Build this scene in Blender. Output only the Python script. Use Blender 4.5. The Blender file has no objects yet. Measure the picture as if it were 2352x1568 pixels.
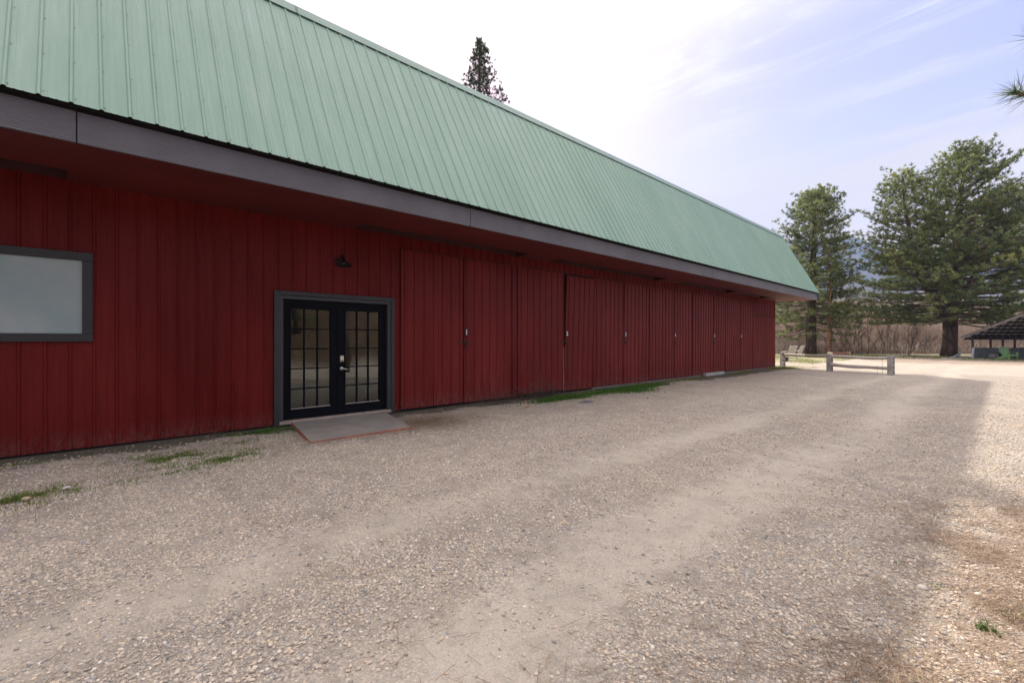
import bpy, math, random
import numpy as np
from mathutils import Vector, Matrix, Euler
R = math.radians
rng = np.random.default_rng(7)
random.seed(7)
sc = bpy.context.scene
COL = sc.collection

# ------------------------------------------------------------------ camera frame
F = 1060.0; A = math.atan(1127/F); SA, CA = math.sin(A), math.cos(A)
H = 1.45; D = 8.26
def cam2w(X, Z): return (-SA*Z+CA*X, CA*Z+SA*X)
def gp(u, v, z=0.0):
    Zd = F*(H-z)/(v-780.0); return cam2w((u-1176)/F*Zd, Zd)
def at(u, Zd): return cam2w((u-1176)/F*Zd, Zd)
def wy(u, d=D): return d/math.tan(A-math.atan((u-1176)/F))

cam_d = bpy.data.cameras.new("camera"); cam = bpy.data.objects.new("camera", cam_d); COL.objects.link(cam)
cam.location = (0, 0, H); cam.rotation_euler = (R(90), 0, A)
cam_d.sensor_width = 36; cam_d.lens = F/2352*36; cam_d.shift_y = -4/2352
cam_d.clip_start = 0.05; cam_d.clip_end = 20000
sc.camera = cam

# ------------------------------------------------------------------ helpers
def setp(o, label=None, cat=None, group=None, kind=None):
    for k, v in (("label", label), ("category", cat), ("group", group), ("kind", kind)):
        if v: o[k] = v
    return o
def thing(name, loc, label, cat, group=None, rz=0):
    o = bpy.data.objects.new(name, None); COL.objects.link(o); o.empty_display_size = .2
    o.location = loc; o.rotation_euler = (0, 0, rz)
    return setp(o, label, cat, group)
class MB:
    def __init__(s): s.v = []; s.f = []; s.m = []
    def add(s, vs, fs, mi=0):
        b = len(s.v); s.v += [tuple(p) for p in vs]
        for f in fs: s.f.append(tuple(i+b for i in f)); s.m.append(mi)
        return s
    def box(s, c, d, rot=None, mi=0, bev=0.0):
        x, y, z = [k/2 for k in d]; e = min(bev, min(x, y, z)*.6)
        if e > 0:
            vs = []; fs = []
            # chamfered box: 24 verts
            for sx in (-1, 1):
                for sy in (-1, 1):
                    for sz in (-1, 1):
                        vs += [(sx*x, sy*(y-e), sz*(z-e)), (sx*(x-e), sy*y, sz*(z-e)), (sx*(x-e), sy*(y-e), sz*z)]
            idx = lambda sx, sy, sz, k: ((sx > 0)*4+(sy > 0)*2+(sz > 0))*3+k
            for k, (a1, a2) in enumerate(((1, 2), (0, 2), (0, 1))):
                for sg in (-1, 1):
                    q = []
                    for p, r_ in ((-1, -1), (1, -1), (1, 1), (-1, 1)):
                        t = [0, 0, 0]; t[k] = sg; t[a1] = p; t[a2] = r_; q.append(idx(*t, k))
                    fs.append(q if (sg > 0) ^ (k == 1) else q[::-1])
            for k in range(3):
                a1, a2 = [i for i in range(3) if i != k]
                for p in (-1, 1):
                    for r_ in (-1, 1):
                        q = []
                        for (sg, face) in ((-1, a1), (1, a1), (1, a2), (-1, a2)):
                            t = [0, 0, 0]; t[k] = sg; t[a1] = p; t[a2] = r_; q.append(idx(*t, face))
                        fs.append(q)
            for sx in (-1, 1):
                for sy in (-1, 1):
                    for sz in (-1, 1): fs.append([idx(sx, sy, sz, k) for k in range(3)])
        else:
            vs = [(i*x, j*y, k*z) for i in (-1, 1) for j in (-1, 1) for k in (-1, 1)]
            fs = [(0, 1, 3, 2), (4, 6, 7, 5), (0, 4, 5, 1), (2, 3, 7, 6), (0, 2, 6, 4), (1, 5, 7, 3)]
        M = rot if rot is not None else Matrix.Identity(3)
        C = Vector(c)
        return s.add([M @ Vector(p)+C for p in vs], fs, mi)
    def bb(s, x0, x1, y0, y1, z0, z1, mi=0, bev=0.0):
        return s.box(((x0+x1)/2, (y0+y1)/2, (z0+z1)/2), (abs(x1-x0), abs(y1-y0), abs(z1-z0)), None, mi, bev)
    def tube(s, pts, rad, n=8, mi=0, cap=True):
        pts = [Vector(p) for p in pts]
        if not hasattr(rad, '__len__'): rad = [rad]*len(pts)
        vs = []; prev = None
        for i, p in enumerate(pts):
            t = (pts[min(i+1, len(pts)-1)]-pts[max(i-1, 0)]).normalized()
            if prev is None: prev = t.orthogonal().normalized()
            a = (prev-t*prev.dot(t))
            a = a.normalized() if a.length > 1e-6 else t.orthogonal().normalized()
            prev = a; b = t.cross(a)
            for k in range(n):
                an = 2*math.pi*k/n; vs.append(p+(a*math.cos(an)+b*math.sin(an))*rad[i])
        fs = []
        for i in range(len(pts)-1):
            for k in range(n):
                k2 = (k+1) % n; fs.append((i*n+k, i*n+k2, (i+1)*n+k2, (i+1)*n+k))
        if cap: fs.append(tuple(range(n-1, -1, -1))); fs.append(tuple((len(pts)-1)*n+k for k in range(n)))
        return s.add(vs, fs, mi)
    def lathe(s, prof, c, n=20, mi=0, M=None):
        vs = []; M = M or Matrix.Identity(3)
        for r_, z in prof:
            for k in range(n): vs.append(M @ Vector((r_*math.cos(2*math.pi*k/n), r_*math.sin(2*math.pi*k/n), z))+Vector(c))
        fs = []
        for i in range(len(prof)-1):
            for k in range(n):
                k2 = (k+1) % n; fs.append((i*n+k, i*n+k2, (i+1)*n+k2, (i+1)*n+k))
        return s.add(vs, fs, mi)
    def build(s, name, mats, parent=None, smooth=False, loc=None):
        me = bpy.data.meshes.new(name); me.from_pydata(s.v, [], s.f)
        for m in (mats if isinstance(mats, (list, tuple)) else [mats]): me.materials.append(m)
        if any(s.m): me.polygons.foreach_set('material_index', s.m)
        if smooth: me.polygons.foreach_set('use_smooth', [True]*len(me.polygons))
        me.update()
        o = bpy.data.objects.new(name, me); COL.objects.link(o)
        if parent: o.parent = parent
        if loc is not None: o.location = loc
        return o
def fast(name, v, f, m, parent=None, attrs=None, smooth=False, loc=None):
    v = np.asarray(v, np.float32).reshape(-1, 3); f = np.asarray(f, np.int32); k = f.shape[1]
    me = bpy.data.meshes.new(name)
    me.vertices.add(len(v)); me.vertices.foreach_set('co', v.ravel())
    me.loops.add(f.size); me.loops.foreach_set('vertex_index', f.ravel())
    me.polygons.add(len(f)); me.polygons.foreach_set('loop_start', np.arange(0, f.size, k, dtype=np.int32))
    for mm in (m if isinstance(m, (list, tuple)) else [m]): me.materials.append(mm)
    me.update(calc_edges=True)
    if smooth: me.polygons.foreach_set('use_smooth', np.ones(len(f), bool))
    for an, (ty, dat) in (attrs or {}).items():
        at_ = me.attributes.new(an, ty, 'POINT')
        at_.data.foreach_set('vector' if ty == 'FLOAT_VECTOR' else 'value', np.asarray(dat, np.int32 if ty == 'INT' else np.float32).ravel())
    o = bpy.data.objects.new(name, me); COL.objects.link(o)
    if parent: o.parent = parent
    if loc is not None: o.location = loc
    return o

# ------------------------------------------------------------------ materials
class NT:
    def __init__(s, name):
        s.m = bpy.data.materials.new(name); s.m.use_nodes = True; s.t = s.m.node_tree
        s.b = s.t.nodes['Principled BSDF']; s.out = s.t.nodes['Material Output']; s._tc = None
    def n(s, ty, **kw):
        nd = s.t.nodes.new(ty)
        for k, v in kw.items():
            if hasattr(nd, k) and k not in ('Scale',): setattr(nd, k, v)
            else: nd.inputs[k].default_value = v
        return nd
    def l(s, a, b): s.t.links.new(a, b)
    @property
    def tc(s):
        if not s._tc: s._tc = s.t.nodes.new('ShaderNodeTexCoord')
        return s._tc.outputs['Object']
    @property
    def wp(s):
        g = s.t.nodes.new('ShaderNodeNewGeometry'); return g.outputs['Position']
    def scale(s, vec, sv):
        m = s.n('ShaderNodeMapping'); m.inputs['Scale'].default_value = sv; s.l(vec, m.inputs['Vector']); return m.outputs[0]
    def noise(s, vec, sc_, det=3, rough=.55, dist=0.0):
        n = s.n('ShaderNodeTexNoise'); n.inputs['Scale'].default_value = sc_; n.inputs['Detail'].default_value = det
        n.inputs['Roughness'].default_value = rough; n.inputs['Distortion'].default_value = dist
        s.l(vec, n.inputs['Vector']); return n.outputs['Fac']
    def ramp(s, fac, st):
        r = s.n('ShaderNodeValToRGB'); e = r.color_ramp.elements
        while len(e) < len(st): e.new(.5)
        for el, (p, c) in zip(e, st): el.position = p; el.color = (*c, 1) if hasattr(c, '__len__') else (c, c, c, 1)
        s.l(fac, r.inputs[0]); return r.outputs[0]
    def mix(s, fac, a, b, mode='MIX'):
        m = s.n('ShaderNodeMix'); m.data_type = 'RGBA'; m.blend_type = mode
        for sk, v in ((m.inputs[0], fac), (m.inputs[6], a), (m.inputs[7], b)):
            if isinstance(v, (int, float)): sk.default_value = v if sk.type == 'VALUE' else (v, v, v, 1)
            elif isinstance(v, tuple): sk.default_value = (*v, 1)
            else: s.l(v, sk)
        return m.outputs[2]
    def math(s, op, a, b=0.0, c=None, clamp=False):
        m = s.n('ShaderNodeMath'); m.operation = op; m.use_clamp = clamp
        for i, v in enumerate((a, b) if c is None else (a, b, c)):
            if isinstance(v, (int, float)): m.inputs[i].default_value = v
            else: s.l(v, m.inputs[i])
        return m.outputs[0]
    def attr(s, name):
        a = s.n('ShaderNodeAttribute'); a.attribute_name = name; return a.outputs['Fac']
    def bump(s, h, dist=.01, st=1.0, nrm=None):
        b = s.n('ShaderNodeBump'); b.inputs['Distance'].default_value = dist; b.inputs['Strength'].default_value = st
        s.l(h, b.inputs['Height'])
        if nrm is not None: s.l(nrm, b.inputs['Normal'])
        return b.outputs[0]
    def fin(s, col=None, rough=None, nrm=None, met=None, spec=None):
        for k, v in (('Base Color', col), ('Roughness', rough), ('Normal', nrm), ('Metallic', met), ('Specular IOR Level', spec)):
            if v is None: continue
            if isinstance(v, tuple): s.b.inputs[k].default_value = (*v, 1)
            elif isinstance(v, (int, float)): s.b.inputs[k].default_value = v
            else: s.l(v, s.b.inputs[k])
        return s.m
def simple(name, col, rough=.6, var=.15, sc_=8, met=0.0, bumpd=0.0, stretch=(1, 1, 1), spec=.5):
    t = NT(name); v = t.scale(t.tc, stretch); f = t.noise(v, sc_, 5)
    c = t.ramp(f, [(.3, tuple(x*(1-var) for x in col)), (.7, tuple(min(1, x*(1+var)) for x in col))])
    return t.fin(c, rough, t.bump(f, bumpd) if bumpd else None, met, spec)

def red_metal(name, base, door=False):
    t = NT(name); p = t.wp
    big = t.noise(t.scale(p, (1, 1, .35)), 1.1, 4)
    streak = t.noise(t.scale(p, (8, 8, .5)), 2.5, 4)
    fine = t.noise(p, 30, 4)
    b2 = (base[0]*1.22+.012, base[1]*1.22+.005, base[2]*1.22+.005); b1 = tuple(x*.84 for x in base)
    c = t.ramp(t.math('ADD', t.math('MULTIPLY', big, .6), t.math('MULTIPLY', streak, .4)), [(.36, b1), (.64, b2)])
    sx = t.n('ShaderNodeSeparateXYZ'); t.l(p, sx.inputs[0]); z = sx.outputs[2]
    # dried mud splash at the base, chalky scuffs
    low = t.math('SUBTRACT', 1.0, t.math('MULTIPLY', z, 2.6 if door else 3.0), clamp=True)
    spl = t.math('MULTIPLY', low, t.ramp(t.noise(t.scale(p, (1, 9, 3)), 3.2, 6, .7), [(.42, 0.), (.62, 1.)]))
    c = t.mix(t.math('MULTIPLY', spl, .55 if door else .45), c, (.18, .115, .10))
    sc2 = t.ramp(t.noise(t.scale(p, (1, 3, 1)), 6.5, 8, .75), [(.70, 0.), (.74, 1.)])
    c = t.mix(t.math('MULTIPLY', sc2, .45 if door else .2), c, (.26, .14, .12))
    if door:
        lowz = t.math('SUBTRACT', 1.0, t.math('MULTIPLY', z, .8), clamp=True)
        wear = t.math('MULTIPLY', lowz, t.ramp(t.noise(t.scale(p, (1, 14, .6)), 1.7, 6, .7), [(.56, 0.), (.66, 1.)]))
        c = t.mix(t.math('MULTIPLY', wear, .5), c, (.26, .14, .12))
    spk = t.ramp(t.noise(p, 55, 2, .5), [(.80, 0.), (.83, 1.)])
    c = t.mix(t.math('MULTIPLY', spk, .5), c, (.55, .48, .42))
    rg = t.ramp(fine, [(.3, .34), (.7, .52)])
    dent = t.noise(t.scale(p, (1, 2.2, .8)), 2.6, 2)
    return t.fin(c, rg, t.bump(dent, .02, .6, t.bump(fine, .0008)), 0.0, .13)
M_wall = red_metal('red_siding_paint', (.120, .0072, .0062))
M_door = red_metal('red_door_paint', (.145, .0125, .011), True)

def m_roof():
    t = NT('green_roof_paint'); p = t.wp
    streak = t.noise(t.scale(p, (.6, 6, .6)), 1.6, 5, .6)
    big = t.noise(p, .45, 4)
    sheet = t.n('ShaderNodeTexNoise'); sheet.inputs['Scale'].default_value = .55; t.l(t.scale(p, (0, 1.6, 0)), sheet.inputs['Vector'])
    f = t.math('ADD', t.math('MULTIPLY', streak, .45), t.math('ADD', t.math('MULTIPLY', big, .25), t.math('MULTIPLY', sheet.outputs['Fac'], .3)))
    c = t.ramp(f, [(.36, (.185, .30, .225)), (.52, (.22, .34, .262)), (.66, (.28, .385, .32))])
    oil = t.noise(t.scale(p, (1, 3.5, 1)), 1.3, 2)
    return t.fin(c, .42, t.bump(oil, .03, .5), 0.0, .5)
M_roof = m_roof()
M_screw = simple('rusty_screw', (.06, .045, .04), .6)
def m_fascia():
    t = NT('grey_fascia_paint'); p = t.wp
    w = t.n('ShaderNodeTexWave'); w.bands_direction = 'Z'; w.inputs['Scale'].default_value = 9; w.inputs['Distortion'].default_value = 5
    w.inputs['Detail'].default_value = 3; w.inputs['Detail Scale'].default_value = 1.2
    t.l(t.scale(p, (1, .28, 2.2)), w.inputs['Vector'])
    g = t.noise(t.scale(p, (1, 1.2, 22)), 4, 5)
    n = t.noise(p, 1.6, 4)
    c = t.ramp(n, [(.3, (.105, .102, .114)), (.7, (.135, .131, .145))])
    sc2 = t.ramp(t.noise(t.scale(p, (1, 3, 1)), 5, 8, .7), [(.74, 0.), (.77, 1.)])
    c = t.mix(t.math('MULTIPLY', sc2, .5), c, (.4, .4, .4))
    return t.fin(c, .6, t.bump(w.outputs['Fac'], .004, .9, t.bump(g, .003, .8)))
M_fascia = m_fascia()
M_trim = simple('charcoal_trim_paint', (.024, .024, .026), .5, .12, 3, bumpd=.002)
M_trim2 = simple('dark_jamb_paint', (.034, .036, .036), .5, .1, 3)
M_soffit = simple('red_soffit_boards', (.12, .014, .012), .65, .25, 1.6, bumpd=.004, stretch=(1, .5, 1))
M_black = simple('gap_shade_black', (.012, .010, .010), .9, .1)  # black in place of the shade inside gaps; also on the roof deck
M_blackdoor = simple('navy_black_door_paint', (.006, .007, .010), .5, .1, 3, spec=.06)
M_bronze = simple('bronze_lamp_metal', (.012, .011, .011), .42, .2, 9, met=.2)
M_galv = simple('weathered_latch_steel', (.035, .026, .022), .55, .35, 30, met=.4)
M_nickel = simple('satin_nickel', (.62, .58, .52), .28, .05, 5, met=1.0)
M_brass = simple('keypad_brass', (.62, .5, .34), .42, .08, 20, met=.6)
M_conc = simple('pale_concrete', (.22, .20, .185), .85, .14, 5, bumpd=.003)
M_slab = simple('painted_grey_slab', (.235, .208, .185), .75, .18, 3, bumpd=.002)
M_redconc = simple('worn_red_step_edge', (.26, .085, .055), .8, .35, 12, bumpd=.004)
M_white = simple('white_plate_paint', (.8, .8, .78), .5, .05)
M_plate = simple('black_plate_paint', (.008, .009, .014), .5, .05)
M_gap = simple('cream_bare_edge', (.42, .33, .23), .7, .15)
M_cap = simple('grey_green_flashing', (.20, .30, .25), .38, .1, 2)
def m_frost():
    t = NT('painted_over_pane'); p = t.wp
    st = t.noise(t.scale(p, (1, 3, 34)), 1.7, 6, .7, .3)
    bg = t.noise(p, 2.4, 4, .5)
    c = t.ramp(bg, [(.35, (.28, .37, .365)), (.5, (.33, .40, .395)), (.65, (.38, .43, .425))])
    hl = t.ramp(st, [(.62, 0.), (.72, 1.)])
    c = t.mix(t.math('MULTIPLY', hl, .5), c, (.68, .68, .68))
    dk = t.ramp(st, [(.27, 1.), (.36, 0.)])
    c = t.mix(t.math('MULTIPLY', dk, .25), c, (.2, .27, .26))
    return t.fin(c, .38, t.bump(st, .002, .4))
M_frost = m_frost()
def m_glass():
    t = NT('door_glass'); t.t.nodes.remove(t.b)
    g = t.n('ShaderNodeBsdfGlossy'); g.inputs['Roughness'].default_value = .015; g.inputs['Color'].default_value = (.92, .95, .95, 1)
    tr = t.n('ShaderNodeBsdfTransparent'); tr.inputs['Color'].default_value = (.75, .8, .78, 1)
    lw = t.n('ShaderNodeFresnel'); lw.inputs['IOR'].default_value = 1.85
    wav = t.noise(t.tc, 1.4, 1); nb = t.bump(wav, .02, .25)
    t.l(nb, g.inputs['Normal'])
    mx = t.n('ShaderNodeMixShader'); t.l(lw.outputs[0], mx.inputs[0]); t.l(tr.outputs[0], mx.inputs[1]); t.l(g.outputs[0], mx.inputs[2])
    t.l(mx.outputs[0], t.out.inputs['Surface']); return t.m
M_glass = m_glass()
def m_bark(name, c1, c2, s=6):
    t = NT(name); v = t.scale(t.tc, (1, 1, .22))
    n1 = t.noise(v, s, 5, .65); vo = t.n('ShaderNodeTexVoronoi'); vo.feature = 'DISTANCE_TO_EDGE'; vo.inputs['Scale'].default_value = s*.8; t.l(v, vo.inputs['Vector'])
    f = t.math('MULTIPLY', n1, t.ramp(vo.outputs[0], [(0, .35), (.25, 1.)]))
    return t.fin(t.ramp(f, [(.1, c1), (.55, c2)]), .9, t.bump(f, .05))
M_bark = m_bark('pine_bark', (.030, .020, .016), (.13, .085, .06), 4)
M_barko = m_bark('orange_pine_bark', (.10, .05, .03), (.42, .22, .12), 7)
M_twigbark = simple('twig_bark', (.13, .09, .07), .9, .3, 10)
def m_needles(name, c0, c1, c2, trans=.25):
    t = NT(name); a = t.attr('tint')
    c = t.ramp(a, [(0, c0), (.5, c1), (1, c2)])
    t.b.inputs['Roughness'].default_value = .5; t.l(c, t.b.inputs['Base Color']); t.b.inputs['Specular IOR Level'].default_value = .35
    tl = t.n('ShaderNodeBsdfTranslucent'); t.l(c, tl.inputs['Color'])
    mx = t.n('ShaderNodeMixShader'); mx.inputs[0].default_value = trans
    t.l(t.b.outputs[0], mx.inputs[1]); t.l(tl.outputs[0], mx.inputs[2]); t.l(mx.outputs[0], t.out.inputs['Surface']); return t.m
M_needle = m_needles('pine_needles_green', (.06, .095, .045), (.20, .245, .095), (.44, .46, .17), .45)
M_needled = m_needles('pine_needles_dark', (.028, .040, .024), (.05, .07, .034), (.085, .10, .045), .25)
M_needlen = m_needles('pine_needles_near', (.03, .06, .02), (.07, .12, .03), (.16, .2, .05), .3)
M_grass = m_needles('grass_blades', (.045, .13, .012), (.10, .20, .03), (.24, .22, .07), .35)
M_dry = m_needles('dry_needle_litter', (.15, .085, .05), (.26, .17, .105), (.40, .30, .2), .2)
M_dead = m_needles('dead_stalks', (.10, .075, .065), (.17, .13, .11), (.26, .2, .17), .1)
M_brush = m_needles('bare_brush_twigs', (.22, .155, .13), (.38, .29, .245), (.52, .43, .36), .2)
M_brushd = simple('dark_shrub_stems', (.15, .11, .09), .9, .3, 5)
M_leaf = simple('fallen_brown_leaf', (.45, .22, .10), .7, .25, 20)
def m_log():
    t = NT('weathered_rail_wood'); v = t.scale(t.tc, (6, 6, 1))
    g = t.noise(v, 4, 6, .7); b = t.noise(t.tc, 1.7, 3)
    c = t.mix(t.ramp(b, [(.35, 0.), (.65, 1.)]), t.ramp(g, [(.3, (.28, .25, .22)), (.65, (.56, .52, .46))]), t.ramp(g, [(.3, (.28, .22, .18)), (.65, (.52, .45, .38))]))
    return t.fin(c, .85, t.bump(g, .01))
M_log = m_log()
def m_block():
    t = NT('concrete_block'); g = t.noise(t.tc, 60, 4, .7); b = t.noise(t.tc, 4, 4)
    c = t.ramp(b, [(.35, (.30, .28, .27)), (.6, (.42, .40, .38)), (.75, (.36, .26, .2))])
    return t.fin(c, .9, t.bump(g, .004))
M_block = m_block()
M_sling = simple('beige_sling_fabric', (.50, .46, .40), .8, .06, 60)
M_chairw = simple('white_chair_frame', (.62, .61, .57), .45, .05)
M_green = simple('green_plastic', (.13, .24, .085), .5, .08, 4)
M_greyw = simple('grey_weathered_boards', (.11, .115, .12), .85, .45, 3, stretch=(5, 5, .6), bumpd=.006)
M_rafter = simple('rough_rafter_wood', (.4, .38, .36), .85, .2, 4)
M_dkroof = simple('dark_roof_deck', (.018, .016, .016), .85, .2, 4)
M_post = simple('dark_brown_post', (.09, .055, .045), .85, .25, 5)
M_tarp = simple('pale_blue_tarp', (.5, .56, .62), .6, .12, 5, bumpd=.02)
M_cream = simple('cream_post_paint', (.62, .48, .3), .6, .1)
M_redwood = simple('reddish_plank', (.26, .13, .09), .8, .2, 4)
M_metalgrey = simple('galvanised_bin', (.3, .32, .34), .5, .15, 8, met=.5)
M_cone = simple('pine_cone_scales', (.06, .035, .025), .9, .3, 30)
M_plank = simple('bleached_timber', (.38, .37, .36), .85, .15, 6, stretch=(1, .3, 1), bumpd=.003)

# ground: gravel ------------------------------------------------------
def m_ground():
    t = NT('gravel'); p = t.wp
    sand, soil, green, lit = t.attr('sand'), t.attr('soil'), t.attr('green'), t.attr('litter')
    def vor(s_, warp=.0):
        v = t.n('ShaderNodeTexVoronoi'); v.inputs['Scale'].default_value = s_; v.inputs['Randomness'].default_value = 1
        t.l(p, v.inputs['Vector']); return v
    va, vb = vor(52), vor(95)
    def stonecol(v):
        sp = t.n('ShaderNodeSeparateColor'); t.l(v.outputs['Color'], sp.inputs[0])
        c = t.ramp(sp.outputs[0], [(0, (.25, .225, .205)), (.2, (.40, .345, .295)), (.42, (.53, .45, .375)), (.6, (.60, .505, .42)), (.75, (.40, .39, .38)), (.88, (.62, .49, .37)), (1, (.72, .65, .57))])
        return t.mix(t.math('MULTIPLY', sp.outputs[1], .45), c, (.51, .435, .365))
    ca = stonecol(va); cb = stonecol(vb)
    ha = t.math('SUBTRACT', 1.0, t.math('MULTIPLY', va.outputs['Distance'], 1.2)); hb = t.math('SUBTRACT', 1.0, t.math('MULTIPLY', vb.outputs['Distance'], 1.2))
    wn = t.ramp(t.noise(p, 3.1, 4, .6), [(.40, 0.), (.60, 1.)])
    c = t.mix(wn, ca, cb)
    hgt = t.n('ShaderNodeMix'); t.l(wn, hgt.inputs[0]); t.l(ha, hgt.inputs[2]); t.l(t.math('MULTIPLY', hb, .7), hgt.inputs[3]); hgt = hgt.outputs[0]
    dark = t.ramp(hgt, [(.3, .62), (.7, 1.12)])     # darker between stones, lighter on their tops
    c = t.mix(1.0, c, dark, 'MULTIPLY')
    # broad tone drifts
    lo = t.noise(p, .55, 5, .6); c = t.mix(1.0, c, t.ramp(lo, [(.3, (.86, .85, .86)), (.7, (1.1, 1.08, 1.04))]), 'MULTIPLY')
    # packed sand in wheel tracks
    sn = t.noise(p, 7, 6, .7); fine = t.noise(p, 160, 3, .6)
    sf = t.math('ADD', sand, t.math('MULTIPLY', t.math('SUBTRACT', sn, .5), 1.3), clamp=True)
    sf = t.math('MULTIPLY', t.ramp(sf, [(.40, 0.), (.95, 1.)]), t.ramp(t.noise(p, 1.3, 5, .65), [(.35, .55), (.6, 1.)]))
    sc_ = t.ramp(fine, [(.3, (.43, .365, .30)), (.6, (.51, .44, .37)), (.78, (.60, .53, .45))])
    sf2 = t.math('MULTIPLY', sf, t.ramp(vb.outputs['Distance'], [(.18, .35), (.4, .95)]))
    c = t.mix(sf2, c, sc_)
    # dark mossy soil beside the barn
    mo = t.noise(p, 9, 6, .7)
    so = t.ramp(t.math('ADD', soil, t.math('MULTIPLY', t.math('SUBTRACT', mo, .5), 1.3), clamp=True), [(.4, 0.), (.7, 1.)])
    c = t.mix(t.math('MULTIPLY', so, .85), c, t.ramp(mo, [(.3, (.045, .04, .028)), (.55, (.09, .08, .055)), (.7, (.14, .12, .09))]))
    gr = t.ramp(t.math('ADD', green, t.math('MULTIPLY', t.math('SUBTRACT', t.noise(p, 2.5, 7, .75), .5), 1.4), clamp=True), [(.35, 0.), (.75, 1.)])
    gc = t.ramp(t.noise(p, 5, 6, .7), [(.3, (.16, .18, .06)), (.5, (.27, .25, .12)), (.7, (.36, .3, .18))])
    c = t.mix(t.math('MULTIPLY', gr, .85), c, gc)
    lt = t.ramp(t.math('ADD', lit, t.math('MULTIPLY', t.math('SUBTRACT', t.noise(p, 4, 7, .75), .5), 1.5), clamp=True), [(.45, 0.), (.8, 1.)])
    c = t.mix(t.math('MULTIPLY', lt, .6), c, t.ramp(t.noise(t.scale(p, (1, 5, 1)), 30, 4, .7), [(.3, (.14, .09, .065)), (.7, (.34, .24, .165))]))
    c = t.mix(1.0, c, (.99, .985, .975), 'MULTIPLY')
    bk = t.attr('bank'); c = t.mix(bk, c, t.ramp(t.noise(p, 1.3, 8, .75), [(.3, (.035, .021, .012)), (.5, (.08, .05, .03)), (.7, (.15, .10, .06))]))
    nb = t.bump(hgt, .011, 1.0, t.bump(fine, .002, .5, t.bump(t.noise(p, 2.2, 5), .03, .6)))
    return t.fin(c, .85, nb, 0.0, .25)
M_ground = m_ground()
def m_stone():
    t = NT('pebble_stone'); oi = t.n('ShaderNodeObjectInfo'); rr = oi.outputs['Random']
    c = t.ramp(rr, [(0, (.21, .20, .195)), (.08, (.33, .30, .28)), (.3, (.50, .425, .355)), (.5, (.60, .50, .405)), (.64, (.55, .45, .37)), (.73, (.36, .36, .365)), (.84, (.64, .49, .355)), (.93, (.64, .57, .49)), (1, (.74, .68, .60))])
    n = t.noise(t.tc, 3, 4); c = t.mix(1.0, c, t.ramp(n, [(.3, (.82, .80, .775)), (.7, (1.13, 1.105, 1.07))]), 'MULTIPLY')
    return t.fin(c, .75, t.bump(n, .1, .2), 0.0, .3)
M_stone = m_stone()

# smooth pseudo noise shared by masks
def wob(x, y, s=1.0, ph=0.0):
    return (np.sin(x*1.7*s+y*.9*s+ph)+np.sin(x*.8*s-y*1.9*s+1.3+ph*2)+np.sin(x*3.1*s+y*2.7*s+ph*.7)*.6+np.sin(-x*5.3*s+y*4.1*s+ph*1.7)*.35)/2.95
def sstep(a, b, x):
    t = np.clip((x-a)/(b-a), 0, 1); return t*t*(3-2*t)
def masks(x, y):
    x = np.asarray(x, float); y = np.asarray(y, float)
    xw = x+.13*np.sin(y*.45+.4)+.10*wob(x, y, .9)
    t1 = np.exp(-((xw+3.2)/.50)**2)*(.80+.25*wob(x, y, .5, 1)); t2 = np.exp(-((xw+1.6)/.56)**2)*(.95+.3*wob(x, y, .45, 2.2))
    far = sstep(9, 18, y)*np.exp(-((x+2.6)/1.7)**2)*.55
    yard = sstep(24, 28, y)*.75
    sand = np.clip(np.maximum(np.maximum(t1, t2), np.maximum(far, yard)), 0, 1)*np.where(y > -3, 1, .8)
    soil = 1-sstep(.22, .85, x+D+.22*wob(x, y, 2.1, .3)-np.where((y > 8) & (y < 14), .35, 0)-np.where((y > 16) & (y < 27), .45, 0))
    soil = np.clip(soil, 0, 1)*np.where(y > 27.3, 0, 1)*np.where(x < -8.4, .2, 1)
    green = sstep(30, 34, y)*sstep(-6.0, -9.5, x)*.9+sstep(48, 52, y+x*.1)*.6
    gcor = np.exp(-((x+8.0)/1.7)**2-((y-27.6)/1.6)**2)*.9
    green = np.clip(green+gcor+sstep(70, 90, y), 0, 1)
    lit = sstep(-1.15, .1, x+.30*wob(x, y, 1.2, 3)-.10*(y-2.5))*(1-sstep(4.5, 8, y))*.85
    d1 = np.exp(-((x+6.9)/.8)**2-((y-4.5)/.7)**2)*.8
    lit = np.clip(lit+d1+sstep(36, 40, y-x*.1)*(1-sstep(55, 60, y))*sstep(-9, -5, x)*.8, 0, 1)
    return sand, soil, green, lit
def gh(x, y):
    return .012*wob(x, y, 1.3)+.018*wob(x, y, .45, 2)-.022*np.exp(-((x+3.2)/.42)**2)-.022*np.exp(-((x+1.6)/.45)**2)+.012*np.exp(-((x+2.4)/.35)**2)+.02*wob(x, y, .12, 1)

def axis(lo, hi, step, far, g=1.25):
    a = list(np.arange(lo, hi+1e-6, step)); s = step
    while a[-1] < far: s *= g; a.append(a[-1]+s)
    s = step; b = []
    c = a[0]
    while c > -far: s *= g; c -= s; b.append(c)
    return np.array(b[::-1]+a)
ax = axis(-9.2, 4.0, .12, 260); ay = axis(-2.0, 34.0, .12, 260)
gx, gy = np.meshgrid(ax, ay, indexing='ij')
near = 1-sstep(30, 60, np.hypot(gx, gy-12))
gz = gh(gx, gy)*near
gz = gz*sstep(0, .5, np.abs(gx+D)+.2)   # level at the wall
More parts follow.
